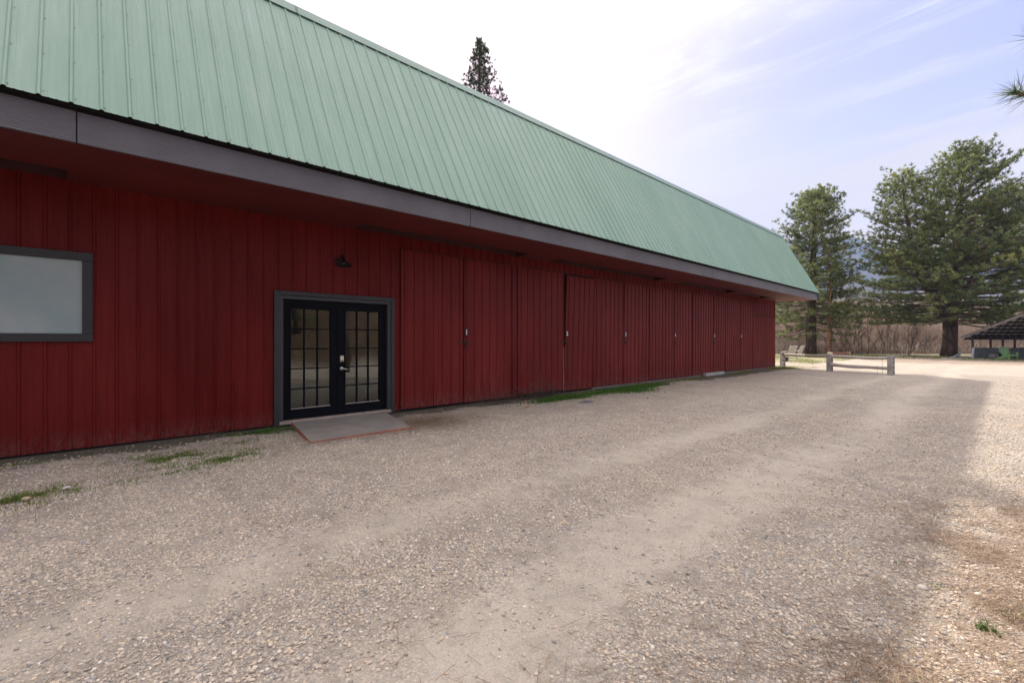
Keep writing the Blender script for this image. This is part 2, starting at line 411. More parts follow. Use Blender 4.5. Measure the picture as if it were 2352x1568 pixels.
# dry grass bank on the far side of the drive (behind the camera)
bank = sstep(9, 30, gx)*9*(1-sstep(18, 34, gy-.35*gx))*(1+.1*wob(gx, gy, .2))
gz = gz+bank
nx, ny = len(ax), len(ay)
ii = np.arange(nx*ny).reshape(nx, ny)
fc = np.stack([ii[:-1, :-1], ii[1:, :-1], ii[1:, 1:], ii[:-1, 1:]], -1).reshape(-1, 4)
sd, so, gr_, li = masks(gx.ravel(), gy.ravel())
brn = sstep(8, 12, gx.ravel())*(gy.ravel() < 45)
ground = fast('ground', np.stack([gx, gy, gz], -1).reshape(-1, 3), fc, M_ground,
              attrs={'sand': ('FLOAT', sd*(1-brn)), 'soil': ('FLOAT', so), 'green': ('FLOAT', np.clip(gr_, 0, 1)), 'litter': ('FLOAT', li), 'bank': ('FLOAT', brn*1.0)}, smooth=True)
setp(ground, kind='structure')

# loose stones (instances) ------------------------------------------------
def stones():
    protos = bpy.data.collections.new('stone_shapes')
    phi = (1+5**.5)/2
    import bmesh
    for k in range(5):
        bm = bmesh.new(); bmesh.ops.create_icosphere(bm, subdivisions=2, radius=.5)
        s = Vector((1, random.uniform(.68, .95), random.uniform(.42, .62))); o1 = Vector([random.uniform(0, 9) for _ in range(3)])
        for v in bm.verts:
            q = v.co*3.1+o1
            f = 1+.13*(math.sin(q.x*1.9)+math.sin(q.y*2.3+1)+math.sin(q.z*2.1+2))/1.5
            v.co = Vector((v.co.x*s.x, v.co.y*s.y, v.co.z*s.z))*f
        me = bpy.data.meshes.new('stone_shape'); bm.to_mesh(me); bm.free()
        me.polygons.foreach_set('use_smooth', [True]*len(me.polygons)); me.materials.append(M_stone)
        protos.objects.link(bpy.data.objects.new('stone_shape', me))
    P = []; S = []
    def band(z0, z1, dens, smin, smax):
        area = 1.16*(z1**2-z0**2); n = int(area*dens)
        Z = np.sqrt(rng.uniform(z0**2, z1**2, n)); X = Z*rng.uniform(-1.16, 1.16, n)
        x = -SA*Z+CA*X; y = CA*Z+SA*X
        sand, soil, green, lit = masks(x, y)
        keep = (x > -D+.08+.35*rng.random(n)**2) & (rng.random(n) < (1-.93*np.clip(sand*1.15-.1+.35*wob(x, y, 6), 0, 1))*(1-.88*soil)*(1-.35*lit))
        keep &= ~((x < -6.5) & (y > 2.35) & (y < 4.45))
        keep &= rng.random(n) < (.62+.38*np.clip(wob(x, y, 2.7, 4)*1.6+.4, 0, 1))
        x, y = x[keep], y[keep]; m = len(x)
        s = smin*(smax/smin)**(rng.random(m)**1.9)
        P.append(np.stack([x, y, s], -1))
    band(1.3, 3.2, 5400, .007, .027); band(3.2, 5.5, 2900, .008, .028); band(5.5, 9, 900, .012, .034); band(9, 16, 90, .016, .038)
    P_ = np.concatenate(P); x, y, s = P_.T
    z = gh(x, y)*sstep(0, .5, np.abs(x+D)+.2)+s*rng.uniform(.02, .2, len(s))
    n = len(s); print('stones', n)
    rot = np.stack([rng.normal(0, .22, n), rng.normal(0, .22, n), rng.uniform(0, 6.283, n)], -1)
    me = bpy.data.meshes.new('gravel_stones'); me.vertices.add(n); me.vertices.foreach_set('co', np.stack([x, y, z], -1).astype(np.float32).ravel())
    a = me.attributes.new('rot', 'FLOAT_VECTOR', 'POINT'); a.data.foreach_set('vector', rot.astype(np.float32).ravel())
    a = me.attributes.new('siz', 'FLOAT', 'POINT'); a.data.foreach_set('value', s.astype(np.float32))
    o = bpy.data.objects.new('gravel_stones', me); COL.objects.link(o)
    setp(o, 'loose rounded gravel stones covering the driveway', 'gravel', kind='stuff')
    g = bpy.data.node_groups.new('scatter_stones', 'GeometryNodeTree')
    g.interface.new_socket('Geometry', in_out='INPUT', socket_type='NodeSocketGeometry')
    g.interface.new_socket('Geometry', in_out='OUTPUT', socket_type='NodeSocketGeometry')
    N = g.nodes.new; i = N('NodeGroupInput'); ou = N('NodeGroupOutput'); mp = N('GeometryNodeMeshToPoints')
    ci = N('GeometryNodeCollectionInfo'); ci.inputs['Collection'].default_value = protos; ci.inputs['Separate Children'].default_value = True; ci.inputs['Reset Children'].default_value = True
    ip = N('GeometryNodeInstanceOnPoints'); ip.inputs['Pick Instance'].default_value = True
    ar = N('GeometryNodeInputNamedAttribute'); ar.data_type = 'FLOAT_VECTOR'; ar.inputs['Name'].default_value = 'rot'
    asz = N('GeometryNodeInputNamedAttribute'); asz.data_type = 'FLOAT'; asz.inputs['Name'].default_value = 'siz'
    rv = N('FunctionNodeRandomValue'); rv.data_type = 'INT'; rv.inputs[4].default_value = 0; rv.inputs[5].default_value = 4
    e2r = N('FunctionNodeEulerToRotation')
    L = g.links.new
    L(i.outputs[0], mp.inputs['Mesh']); L(mp.outputs[0], ip.inputs['Points']); L(ci.outputs[0], ip.inputs['Instance'])
    L(ar.outputs['Attribute'], e2r.inputs[0]); L(e2r.outputs[0], ip.inputs['Rotation']); L(asz.outputs['Attribute'], ip.inputs['Scale'])
    L(rv.outputs[2], ip.inputs['Instance Index']); L(ip.outputs[0], ou.inputs[0])
    md = o.modifiers.new('scatter', 'NODES'); md.node_group = g
stones()

# blades: generic crossed thin triangles ----------------------------------
def blades(name, base, hgt, wid, lean, mat, bend=.0, tint=None, parent=None):
    """base (n,3); one bent blade (2 tris) each"""
    n = len(base); az = rng.uniform(0, 6.283, n); d = np.stack([np.cos(az), np.sin(az), np.zeros(n)], -1)
    s = np.stack([-np.sin(az+rng.normal(0, .5, n)), np.cos(az), np.zeros(n)], -1)
    hgt = np.broadcast_to(hgt, n)[:, None]; wid = np.broadcast_to(wid, n)[:, None]; lean = np.broadcast_to(lean, n)[:, None]
    up = np.array([0, 0, 1.0])
    p0 = base-s*wid/2; p1 = base+s*wid/2
    mid = base+up*hgt*.55+d*hgt*lean*.35; tip = base+up*hgt*(1-.3*lean)+d*hgt*lean
    v = np.stack([p0, p1, mid+s*wid*.35, mid-s*wid*.35, tip], 1).reshape(-1, 3)
    i0 = np.arange(n)*5
    f = np.concatenate([np.stack([i0, i0+1, i0+2], -1), np.stack([i0, i0+2, i0+3], -1), np.stack([i0+3, i0+2, i0+4], -1)])
    t = np.repeat(tint if tint is not None else rng.random(n), 5)
    return fast(name, v, f, mat, attrs={'tint': ('FLOAT', t)}, parent=parent)

# grass patches along the barn
gpts = []; gtint = []; ghh = []
for (u, v, rx, ry, n, h, tn) in [(392, 1050, .38, .55, 3400, .03, .68), (520, 1054, .34, .5, 3200, .03, .6), (590, 1030, .3, .5, 500, .03, .75), (610, 992, .2, .45, 2200, .045, .3),
        (440, 1078, .16, .25, 500, .03, .55), (95, 1135, .34, .65, 2200, .03, .8), (20, 1150, .25, .3, 800, .04, .75), (560, 1016, .2, .5, 500, .03, .7), (40, 1070, .12, .5, 500, .03, .8),
        (1300, 916, .34, .95, 6500, .08, .3), (1440, 896, .5, 1.7, 11000, .09, .3), (1370, 903, .3, 1.6, 3000, .05, .8), (1500, 884, .3, 1.6, 3000, .05, .65), (1580, 872, .35, 1.8, 2500, .05, .85), (1700, 856, .4, 2.5, 2500, .05, .9), (1800, 846, .9, 1.3, 3500, .06, .75), (980, 966, .18, .6, 500, .03, .85), (905, 1058, .1, .1, 50, .02, .6)]:
    cx, cy = gp(u, v); r_ = np.abs(rng.normal(0, .52, n)) if u > 1200 else np.abs(rng.normal(0, .75, n)); th = rng.uniform(0, 6.283, n)
    x = cx+rx*r_*np.cos(th)*(1+.4*np.sin(3*th+u)); y = cy+ry*r_*np.sin(th)*(1+.4*np.sin(2*th+v)); k = (x > -D+.04) & ((wob(x, y, 8, u) > (-.35 if u > 1200 else .0)) | (rng.random(n) < .2))
    x, y = x[k], y[k]
    gpts.append(np.stack([x, y, gh(x, y)*.5], -1)); gtint.append(np.clip(tn+rng.normal(0, .13, len(x)), 0, 1)); ghh.append(h*rng.uniform(.5, 1.3, len(x)))
# sparse verge blades at lower right and yard lawn behind fence
for (x0, x1, y0, y1, n, h, tn) in [(-.12, .6, 1.5, 2.5, 900, .035, .75), (-16, -7.5, 31, 46, 16000, .09, .8), (-9.5, -6.6, 26.9, 29.5, 3000, .07, .75), (-14, 4, 46, 54, 12000, .12, .7)]:
    x = rng.uniform(x0, x1, n); y = rng.uniform(y0, y1, n); k = wob(x, y, 2.2 if y1 < 5 else .8, 1) > .05
    x, y = x[k], y[k]; gpts.append(np.stack([x, y, 0*x], -1)); gtint.append(np.clip(tn+rng.normal(0, .15, len(x)), 0, 1)); ghh.append(h*rng.uniform(.4, 1.3, len(x)))
gb = np.concatenate(gpts); hh = np.concatenate(ghh)
g_o = blades('grass', gb, hh, hh*.13+.002, rng.uniform(.1, .9, len(hh)), M_grass, tint=np.concatenate(gtint))
setp(g_o, 'low green grass and moss tufts along the barn foot and yard edge', 'grass', kind='stuff')

# dry pine needle litter
def litter():
    n = 110000; x = rng.uniform(-1.5, 1.4, n); y = rng.uniform(.8, 8, n); li_ = masks(x, y)[3]
    k = rng.random(n) < np.clip(li_*(.3+.7*sstep(-.1, .6, wob(x, y, 3.3, 2))), 0, 1)*.8
    x, y = x[k], y[k]
    m = 4200; a = rng.normal(-6.95, .45, m); b = rng.normal(4.55, .5, m); kk = a > -8.2
    a2 = rng.uniform(-7.0, -6.35, 900); b2 = rng.uniform(2.2, 4.1, 900)
    x3 = rng.uniform(-7.8, 0, 3800); y3 = 1+17*rng.random(3800)**1.6
    x = np.concatenate([x, a[kk], a2, x3]); y = np.concatenate([y, b[kk], b2, y3]); n = len(x)
    az = rng.normal(.9, .9, n); L = rng.uniform(.05, .14, n); w = .0026
    d = np.stack([np.cos(az), np.sin(az), rng.normal(.0, .12, n)], -1); s = np.stack([-np.sin(az), np.cos(az), np.zeros(n)], -1)
    c = np.stack([x, y, gh(x, y)+.008+.018*rng.random(n)], -1)
    v = np.stack([c-d*L[:, None]/2-s*w/2, c-d*L[:, None]/2+s*w/2, c+d*L[:, None]/2+s*w/2, c+d*L[:, None]/2-s*w/2], 1).reshape(-1, 3)
    i0 = np.arange(n)*4
    o = fast('pine_needle_litter', v, np.stack([i0, i0+1, i0+2, i0+3], -1), M_dry, attrs={'tint': ('FLOAT', np.repeat(rng.random(n), 4))})
    setp(o, 'fallen dry orange-brown pine needles scattered over the gravel', 'needles', kind='stuff')
litter()

# ------------------------------------------------------------------ barn
XW = -D; ZS = 3.50; XF = -6.57; ZF0 = 3.50; ZE = 3.85; XE = -6.48; XT = -8.25; ZT = 7.10; Y0B = -9.0; Y1 = 26.83; Y1R = 27.85; XB = -21.0
barn = thing('barn', (XW, 10, 0), 'long red metal-sided barn with a steep green corrugated roof and numbered storage doors', 'barn')
def bb_(mb, name, mats, parent=barn, smooth=False):
    o = mb.build(name, mats, None, smooth)
    o.parent = parent; o.matrix_parent_inverse = Matrix.Translation(parent_world(parent)).inverted()
    return o
def parent_world(p):
    return Vector(p.location) if p.type == 'EMPTY' else Vector((0, 0, 0))
def fixp(o, parent):
    o.parent = parent; o.matrix_parent_inverse = Matrix.Translation(parent_world(parent)).inverted(); return o

PR = [(0, 0), (.028, 0), (.040, .019), (.058, .019), (.070, 0), (.108, 0), (.114, .0035), (.122, .0035), (.128, 0), (.166, 0), (.172, .0035), (.180, .0035), (.186, 0)]
PITCH = .2286
def corr(mb, org, ud, vd, nd, width, length, phase=0.0, pitch=PITCH, amp=1.0, nv=1, wob_=0.0, mi=0, prof=PR):
    org, ud, vd, nd = map(Vector, (org, ud, vd, nd)); pts = []
    k = math.floor((0-phase)/pitch)-1
    def hgt(u_):
        w = ((u_-phase) % pitch)/pitch*PITCH; last = prof[-1]; nxt = prof
        for a, b in zip(prof, prof[1:]+[(PITCH, 0)]):
            if a[0] <= w <= b[0]: return a[1]+(b[1]-a[1])*((w-a[0])/(b[0]-a[0]) if b[0] > a[0] else 0)
        return 0
    us = {0.0, width}
    for j in range(k, int((width-phase)/pitch)+2):
        for (w, h) in prof:
            u_ = phase+j*pitch+w*pitch/PITCH
            if 0 < u_ < width: us.add(u_)
    us = sorted(us); vs = []
    for i in range(nv+1):
        for u_ in us:
            vs.append(org+ud*u_+vd*(length*i/nv)+nd*(hgt(u_)*amp+wob_*math.sin(u_*2.3+i*1.7)))
    n = len(us); fs = [(i*n+j, i*n+j+1, (i+1)*n+j+1, (i+1)*n+j) for i in range(nv) for j in range(n-1)]
    mb.add(vs, fs, mi); return mb
UY, UZ, UX = (0, 1, 0), (0, 0, 1), (1, 0, 0)
# openings
WY1 = wy(213.4); WZ0, WZ1 = 1.425, 2.585; WY0 = WY1-2.3
DY0, DY1 = wy(628), wy(904); DZ = 2.27
bays_u = [(917, 1063, 1175), (1186, 1292.6, 1360), (1360, 1430.6, 1489), (1489, 1546, 1589), (1589, 1636, 1663.5), (1663.5, 1698.6, 1727)]
BY0 = wy(917); BY6 = wy(1727); SM0, SMm, SM1 = wy(1727), wy(1755.8), Y1
HZ = 3.285; SZ = 2.63
w = MB()
ph0 = -.12
def wallseg(y0, y1, z0, z1):
    corr(w, (XW, y0, z0), UY, UZ, UX, y1-y0, z1-z0, phase=(ph0-y0) % PITCH, nv=2)
zb = .035
wallseg(Y0B, WY0, zb, ZS+.02); wallseg(WY0, WY1, zb, WZ0+.03); wallseg(WY0, WY1, WZ1-.03, ZS+.02)
wallseg(WY1, DY0+.05, zb, ZS+.02); wallseg(DY0+.05, DY1-.05, DZ-.05, ZS+.02); wallseg(DY1-.05, BY0, zb, ZS+.02)
wallseg(BY0, BY6, HZ, ZS+.02); wallseg(BY6, Y1-.02, SZ, ZS+.02)
for zz in (.16, .95, 1.85, 2.75):
    yy = -2.0+.02
    while yy < DY0:
        if not (WY0 < yy < WY1 and WZ0-.05 < zz < WZ1+.05) and random.random() < .75:
            c = Vector((XW+.004, yy, zz+random.uniform(-.006, .006))); w.add([c+Vector((0, math.cos(k*math.pi/3)*.0075, math.sin(k*math.pi/3)*.0075)) for k in range(6)], [tuple(range(6))], 1)
        yy += PITCH
bb_(w, 'wall', [M_wall, M_screw])
# corner, jambs between bays, header drip
tr = MB(); tr.bb(XW-.02, XW+.03, Y1-.045, Y1+.012, .02, ZS)
bb_(tr, 'corner_trim', M_wall)
tr = MB(); tr.bb(XW-.02, XW+.024, wy(1175)+.01, wy(1186)-.01, .03, HZ-.002)
bb_(tr, 'door_jamb', M_wall)
# end walls and back wall with the gambrel outline
prof_g = [(XW, 0.03), (XW, ZS), (XT, ZT-.05), (-14.6, 8.6), (XB+.0, ZT-.05), (XB, ZS), (XB, .03)]
def gable(y, flip):
    m = MB(); n = len(prof_g)
    m.add([(x, y, z) for x, z in prof_g], [tuple(range(n)) if flip else tuple(range(n-1, -1, -1))]); return m
bb_(gable(Y1, True), 'end_wall', M_wall); bb_(gable(Y0B, False), 'end_wall', M_wall)
m = MB(); corr(m, (XB, Y0B, .03), UY, UZ, (-1, 0, 0), Y1-Y0B, ZS-.03); bb_(m, 'back_wall', M_wall)
m = MB(); m.bb(XW-.03, XW-.012, DY1-.02, Y1-.03, .0, ZS); m.bb(XW-.03, XW-.012, WY0-.2, WY1+.2, WZ0-.2, WZ1+.2)
bb_(m, 'gap_shade_panel', M_black)  # black sheets close behind the wall give the door gaps their shade
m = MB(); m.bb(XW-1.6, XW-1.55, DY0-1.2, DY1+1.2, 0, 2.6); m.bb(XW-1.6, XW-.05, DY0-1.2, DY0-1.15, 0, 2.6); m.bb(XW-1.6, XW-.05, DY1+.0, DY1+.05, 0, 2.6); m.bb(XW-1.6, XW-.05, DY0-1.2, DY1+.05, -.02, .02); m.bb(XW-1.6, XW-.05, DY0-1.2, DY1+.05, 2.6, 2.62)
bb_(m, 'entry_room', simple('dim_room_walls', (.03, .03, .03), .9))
m = MB(); m.bb(XW-.12, XW+.012, wy(1360), Y1+.02, -.05, .045); m.bb(XW-.12, XW-.02, Y0B, wy(1360), -.05, .03, mi=1)
bb_(m, 'foundation_and_gap_shade', [M_conc, M_black])  # near stretch is black, standing in for the shaded gap under the siding
# roof
sl = Vector((XT-XE, 0, ZT-ZE)); Ls = sl.length; sd_ = sl.normalized(); nd_ = Vector((sd_.z, 0, -sd_.x))
YR0 = Y0B-.5
m = MB(); PITR = .232
corr(m, (XE, YR0, ZE), UY, sd_, nd_, Y1R-YR0, Ls, phase=(-.297-.035-YR0) % PITR, pitch=PITR, nv=1, amp=.95)
# screws in the roof sheets: pattern inside the sheet mesh
nrm = nd_
ys0 = -.297-.035+.1*0
k0 = int((YR0-ys0)/PITR)
for j in range(k0, int((Y1R-ys0)/PITR)):
    yy = ys0+j*PITR+.078
    if yy < -2.0: continue
    for i, dd in enumerate([.055, .62, 1.2, 1.78, 2.36, 2.94, 3.5]):
        jy = random.uniform(-.006, .006); c = Vector((XE, yy+jy, ZE))+sd_*(dd+random.uniform(-.015, .015))+nrm*.003
        if random.random() < .04: continue
        r_ = .007
        vs = [c+Vector((0, math.cos(q)*r_, 0))+sd_*(math.sin(q)*r_)+nrm*.004 for q in [k*math.pi/3 for k in range(6)]]
        m.add(vs, [tuple(range(6))], 1)
bb_(m, 'roof', [M_roof, M_screw])
m = MB(); m.add([(XE-.03, YR0, ZE-.02), (XE-.03, Y1R-.02, ZE-.02), (XT-.03, Y1R-.02, ZT-.03), (XT-.03, YR0, ZT-.03)], [(0, 1, 2, 3)])
bb_(m, 'roof_deck', M_black)
m = MB()
up_ = [(XT+.02, ZT+.0), (-14.6, 8.75), (XB-.1, ZT), (XB-1.7, ZE)]
for (xa, za), (xb, zb_) in zip(up_, up_[1:]):
    m.add([(xa, YR0, za), (xa, Y1R, za), (xb, Y1R, zb_), (xb, YR0, zb_)], [(0, 3, 2, 1)])
bb_(m, 'upper_roof', M_roof)
# flashing at the top break with hem and closure shadow between ribs
m = MB(); a = Vector((XT, 0, ZT))-sd_*.20+nrm*.030; b = Vector((XT, 0, ZT))+nrm*.036; c = b+Vector((-.22, 0, .05)); e = a-nrm*.004-sd_*.006
y = YR0; 
while y < Y1R-.01:
    y2 = min(y+3.05, Y1R+.01)
    o_ = nrm*(.002 if int((y-YR0)/3.05) % 2 else 0)
    P = [e+o_, a+o_, b+o_, c+o_]
    vs = [(p.x, yy, p.z) for yy in (y-.03, y2) for p in P]
    m.add(vs, [(i, i+4, i+5, i+1) for i in range(3)]); y = y2
bb_(m, 'ridge_flashing', M_cap)
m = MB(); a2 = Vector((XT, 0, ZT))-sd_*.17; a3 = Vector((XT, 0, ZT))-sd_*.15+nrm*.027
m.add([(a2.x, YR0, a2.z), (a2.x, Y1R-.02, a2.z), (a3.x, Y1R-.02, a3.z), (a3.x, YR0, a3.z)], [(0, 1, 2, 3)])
bb_(m, 'rib_gap_shadow', M_black)  # black strip stands in for the shadow under the flashing between ribs
# rake edge
m = MB(); p0 = Vector((XE, Y1R, ZE)); 
q = [p0+nrm*.022-sd_*.01, p0-nrm*.10, p0-nrm*.10+sd_*Ls, p0+nrm*.022+sd_*Ls]
vs = [tuple(k) for k in q]+[(k.x, Y1R+.03, k.z) for k in q]
m.add(vs, [(0, 1, 2, 3), (4, 7, 6, 5), (0, 4, 5, 1), (1, 5, 6, 2), (2, 6, 7, 3), (3, 7, 4, 0)])
bb_(m, 'rake_trim', M_cap)
m = MB(); m.add([(XE+.0, Y1R-.02, ZF0+.01), (XW-.3, Y1R-.02, ZF0+.01), (XW-.3, Y1R-.02, ZT-.1), (XT, Y1R-.02, ZT-.08), (XE, Y1R-.02, ZE-.03)], [(0, 1, 2, 3, 4)])
m.bb(XW-3, XW-.3, Y1R-.03, Y1R-.02, ZF0, ZT)
bb_(m, 'end_gable_face', M_fascia)
# fascia boards
seams = [YR0]+[k for k in (-5.08, -.01, 5.15, 10.2, 15.26, 20.3, 25.4)]+[Y1R]
for i, (ya, yb) in enumerate(zip(seams, seams[1:])):
    m = MB(); o_ = .004*(i % 2)
    m.bb(XF-.03, XF+o_, ya+.005, yb-.005, ZF0-.012, ZE-.038, bev=.003); bb_(m, 'fascia_board', M_fascia)
m = MB(); m.bb(XF-.05, XF-.035, YR0, Y1R-.03, ZF0, 3.985); m.bb(XF-.05, XF-2.3, Y0B, Y0B+.01, ZF0+.02, 3.98); m.bb(XF-2.5, XF-.03, Y1R-.032, Y1R+.0, ZF0-.012, ZF0+.10); bb_(m, 'eave_shade_backing', M_black)  # closes the eave; its black colour stands in for shadow under the sheets
# soffit with recessed vents
vents = [(-4.2, -.1), (3.7, 7.9), (8.9, 14.55), (15.6, 20.6), (21.4, 24.7)]
XV = XW+.5
m = MB(); m.bb(XV, XF-.052, YR0, Y1R-.034, ZS, ZS+.012)
edges = [YR0]+[q_ for v_ in vents for q_ in v_]+[Y1R-.034]
for i in range(0, len(edges), 2): m.bb(XW-.25 if edges[i+1] > Y1 else XW-.0, XV, edges[i], edges[i+1], ZS, ZS+.012)
m.bb(XW-2.5, XW, Y1+.03, Y1R-.034, ZS+.0015, ZS+.0135)
bb_(m, 'soffit', M_soffit)
for (ya, yb) in vents:
    m = MB(); h = .28
    m.bb(XW, XV, ya, yb, ZS+h, ZS+h+.01); m.bb(XV, XV+.01, ya, yb, ZS+.013, ZS+h); m.bb(XW, XV, ya-.01, ya, ZS+.013, ZS+h); m.bb(XW, XV, yb, yb+.01, ZS+.013, ZS+h); m.bb(XW-.01, XW, ya, yb, ZS+.013, ZS+h)
    bb_(m, 'soffit_vent', simple('vent_recess', (.05, .012, .012), .9))

# storage doors ---------------------------------------------------------------
DIG = {}
def digit_mesh(ch, size):
    cu = bpy.data.curves.new('digit', 'FONT'); cu.body = ch; cu.size = size; cu.align_x = 'CENTER'; cu.offset = size*.018; cu.extrude = 0.0008
    ob = bpy.data.objects.new('digit', cu); COL.objects.link(ob); dg = bpy.context.evaluated_depsgraph_get()
    me = bpy.data.meshes.new_from_object(ob.evaluated_get(dg)); vs = [tuple(v.co) for v in me.vertices]; fs = [tuple(p.vertices) for p in me.polygons]
    bpy.data.objects.remove(ob); return vs, fs
def leaf(y0, y1, z0, z1, tilt, skew, xo, phase, lab=None):
    """door sheet on a frame; tilt opens the top, skew shears the leaf in its plane"""
    m = MB(); wdt = y1-y0; L = z1-z0
    org = Vector((XW+xo, y0, z0)); vd = Vector((tilt, skew, 1))
    corr(m, org, UY, vd, UX, wdt, L, phase=phase, nv=6, wob_=.003)
    # folded edges
    for yy, s in ((0, 1), (wdt, -1)):
        a_ = org+Vector((0, yy, 0)); b_ = a_+vd*L
        m.add([a_+Vector((.004, 0, 0)), a_+Vector((-.035, 0, 0)), b_+Vector((-.035, 0, 0)), b_+Vector((.004, 0, 0))], [(0, 1, 2, 3) if s > 0 else (3, 2, 1, 0)])
    for zz in (0, L):
        a_ = org+vd*zz; b_ = a_+Vector((0, wdt, 0)); m.add([a_+Vector((.003, 0, 0)), a_+Vector((-.035, 0, 0)), b_+Vector((-.035, 0, 0)), b_+Vector((.003, 0, 0))], [(0, 1, 2, 3)])
    o = bb_(m, 'storage_door', M_door)
    if lab: o['label'] = lab
    return o
def latch(dr, y, z, big):
    m = MB(); k = 1.0 if big else .85
    m.box((XW+.06, y, z), (.012, .30*k, .022), mi=0, bev=.003); m.box((XW+.052, y-.12*k, z), (.02, .07, .06), bev=.004); m.box((XW+.052, y+.11*k, z), (.02, .06, .05), bev=.004)
    m.tube([(XW+.055, y+.03, z+.005), (XW+.075, y+.03, z-.015), (XW+.075, y+.03, z-.04)], .006, 6)
    m.tube([(XW+.055, y+.05, z+.005), (XW+.075, y+.052, z-.015), (XW+.075, y+.05, z-.04)], .006, 6)
    m.box((XW+.075, y+.04, z-.065), (.028, .055, .06), bev=.006)
    o = m.build('latch', M_galv); fixp(o, dr); return o
ZN = 1.62
for i, (ua, um, ub) in enumerate(bays_u):
    ya, ym, yb = wy(ua), wy(um), wy(ub)
    tl = [.0, .0, .004, .003, .006, .002][i]; tr_ = [.002, .016, .006, .004, .008, .004][i]
    sk = [.001, .020, .003, -.004, .004, -.003][i]
    zt = HZ-.022-(.0 if i else 0)
    l1 = leaf(ya+.022, ym-.012, .06+.02*(i % 2), zt, tl, 0, .030, .04+.03*i, 'left leaf of storage bay %d, seam at its right edge' % (i+1))
    l2 = leaf(ym+.012, yb-.045, .05, zt-(.05 if i == 1 else .01*(i % 2)), tr_, sk, .030, .02+.05*i, 'right leaf of storage bay %d carrying its number plate' % (i+1))
    if True:
        yy = ym+.055+sk*1.5; xx = XW+.058+tr_*1.5
        m = MB(); m.bb(xx, xx+.004, yy-.046, yy+.046, ZN-.08, ZN+.08, bev=.001)
        vs, fs = digit_mesh(str(i+1), .16)
        m.add([(xx+.006+q_[2], yy+q_[0]*.95, ZN-.055+q_[1]) for q_ in vs], fs, 1)
        o = m.build('number_plate', [M_plate, M_white]); fixp(o, l2)
    latch(l2, ym+.01, 1.40, i < 2)
    if i == 1:
        m = MB(); m.bb(XW+.048, XW+.053, ym-.030, ym-.018, .05, 1.25); o = m.build('bare_edge_strip', M_gap); fixp(o, l1)
l1 = leaf(SM0+.02, SMm-.008, .05, SZ-.03, 0, 0, .03, .03, 'left leaf of the short unnumbered door pair at the far end'); l2 = leaf(SMm+.008, SM1-.06, .05, SZ-.03, .003, 0, .03, .08, 'right leaf of the short unnumbered door pair at the far corner')
latch(l2, SMm+.01, 1.38, False)

# window ---------------------------------------------------------------------
win = MB(); fw = .105
win.bb(XW-.02, XW+.045, WY0, WY1, WZ0, WZ0+fw, bev=.003); win.bb(XW-.02, XW+.045, WY0, WY1, WZ1-fw, WZ1, bev=.003)
win.bb(XW-.02, XW+.043, WY1-fw, WY1-.001, WZ0+fw+.001, WZ1-fw-.001, bev=.003); win.bb(XW-.02, XW+.043, WY0+.001, WY0+fw, WZ0+fw+.001, WZ1-fw-.001, bev=.003)
wo = bb_(win, 'window', M_trim)
m = MB(); m.bb(XW+.008, XW+.014, WY0+.05, WY1-.05, WZ0+.05, WZ1-.05); fixp(m.build('pane', M_frost), wo)

# french doors ---------------------------------------------------------------
m = MB(); o1 = .145
m.bb(XW-.02, XW+.05, DY0, DY0+.075, .0, DZ, bev=.004); m.bb(XW-.02, XW+.05, DY1-.075, DY1, .0, DZ, bev=.004); m.bb(XW-.02, XW+.0485, DY0+.076, DY1-.076, DZ-.075, DZ-.001, bev=.004)
m.bb(XW-.12, XW+.03, DY0+.075, DY0+o1, .0, DZ-.075, mi=1, bev=.004); m.bb(XW-.12, XW+.03, DY1-o1, DY1-.075, .0, DZ-.075, mi=1, bev=.004); m.bb(XW-.12, XW+.0285, DY0+o1, DY1-o1, DZ-.135, DZ-.076, mi=1, bev=.004)
bb_(m, 'door_frame', [M_trim, M_trim2])
m = MB(); m.bb(XW-.14, XW+.06, DY0+.08, DY1-.08, .03, .085, bev=.006); bb_(m, 'door_sill', simple('worn_wood_sill', (.34, .26, .22), .8, .25, 9))
la, lb = DY0+o1+.004, DY1-o1-.004; lm = (la+lb)/2
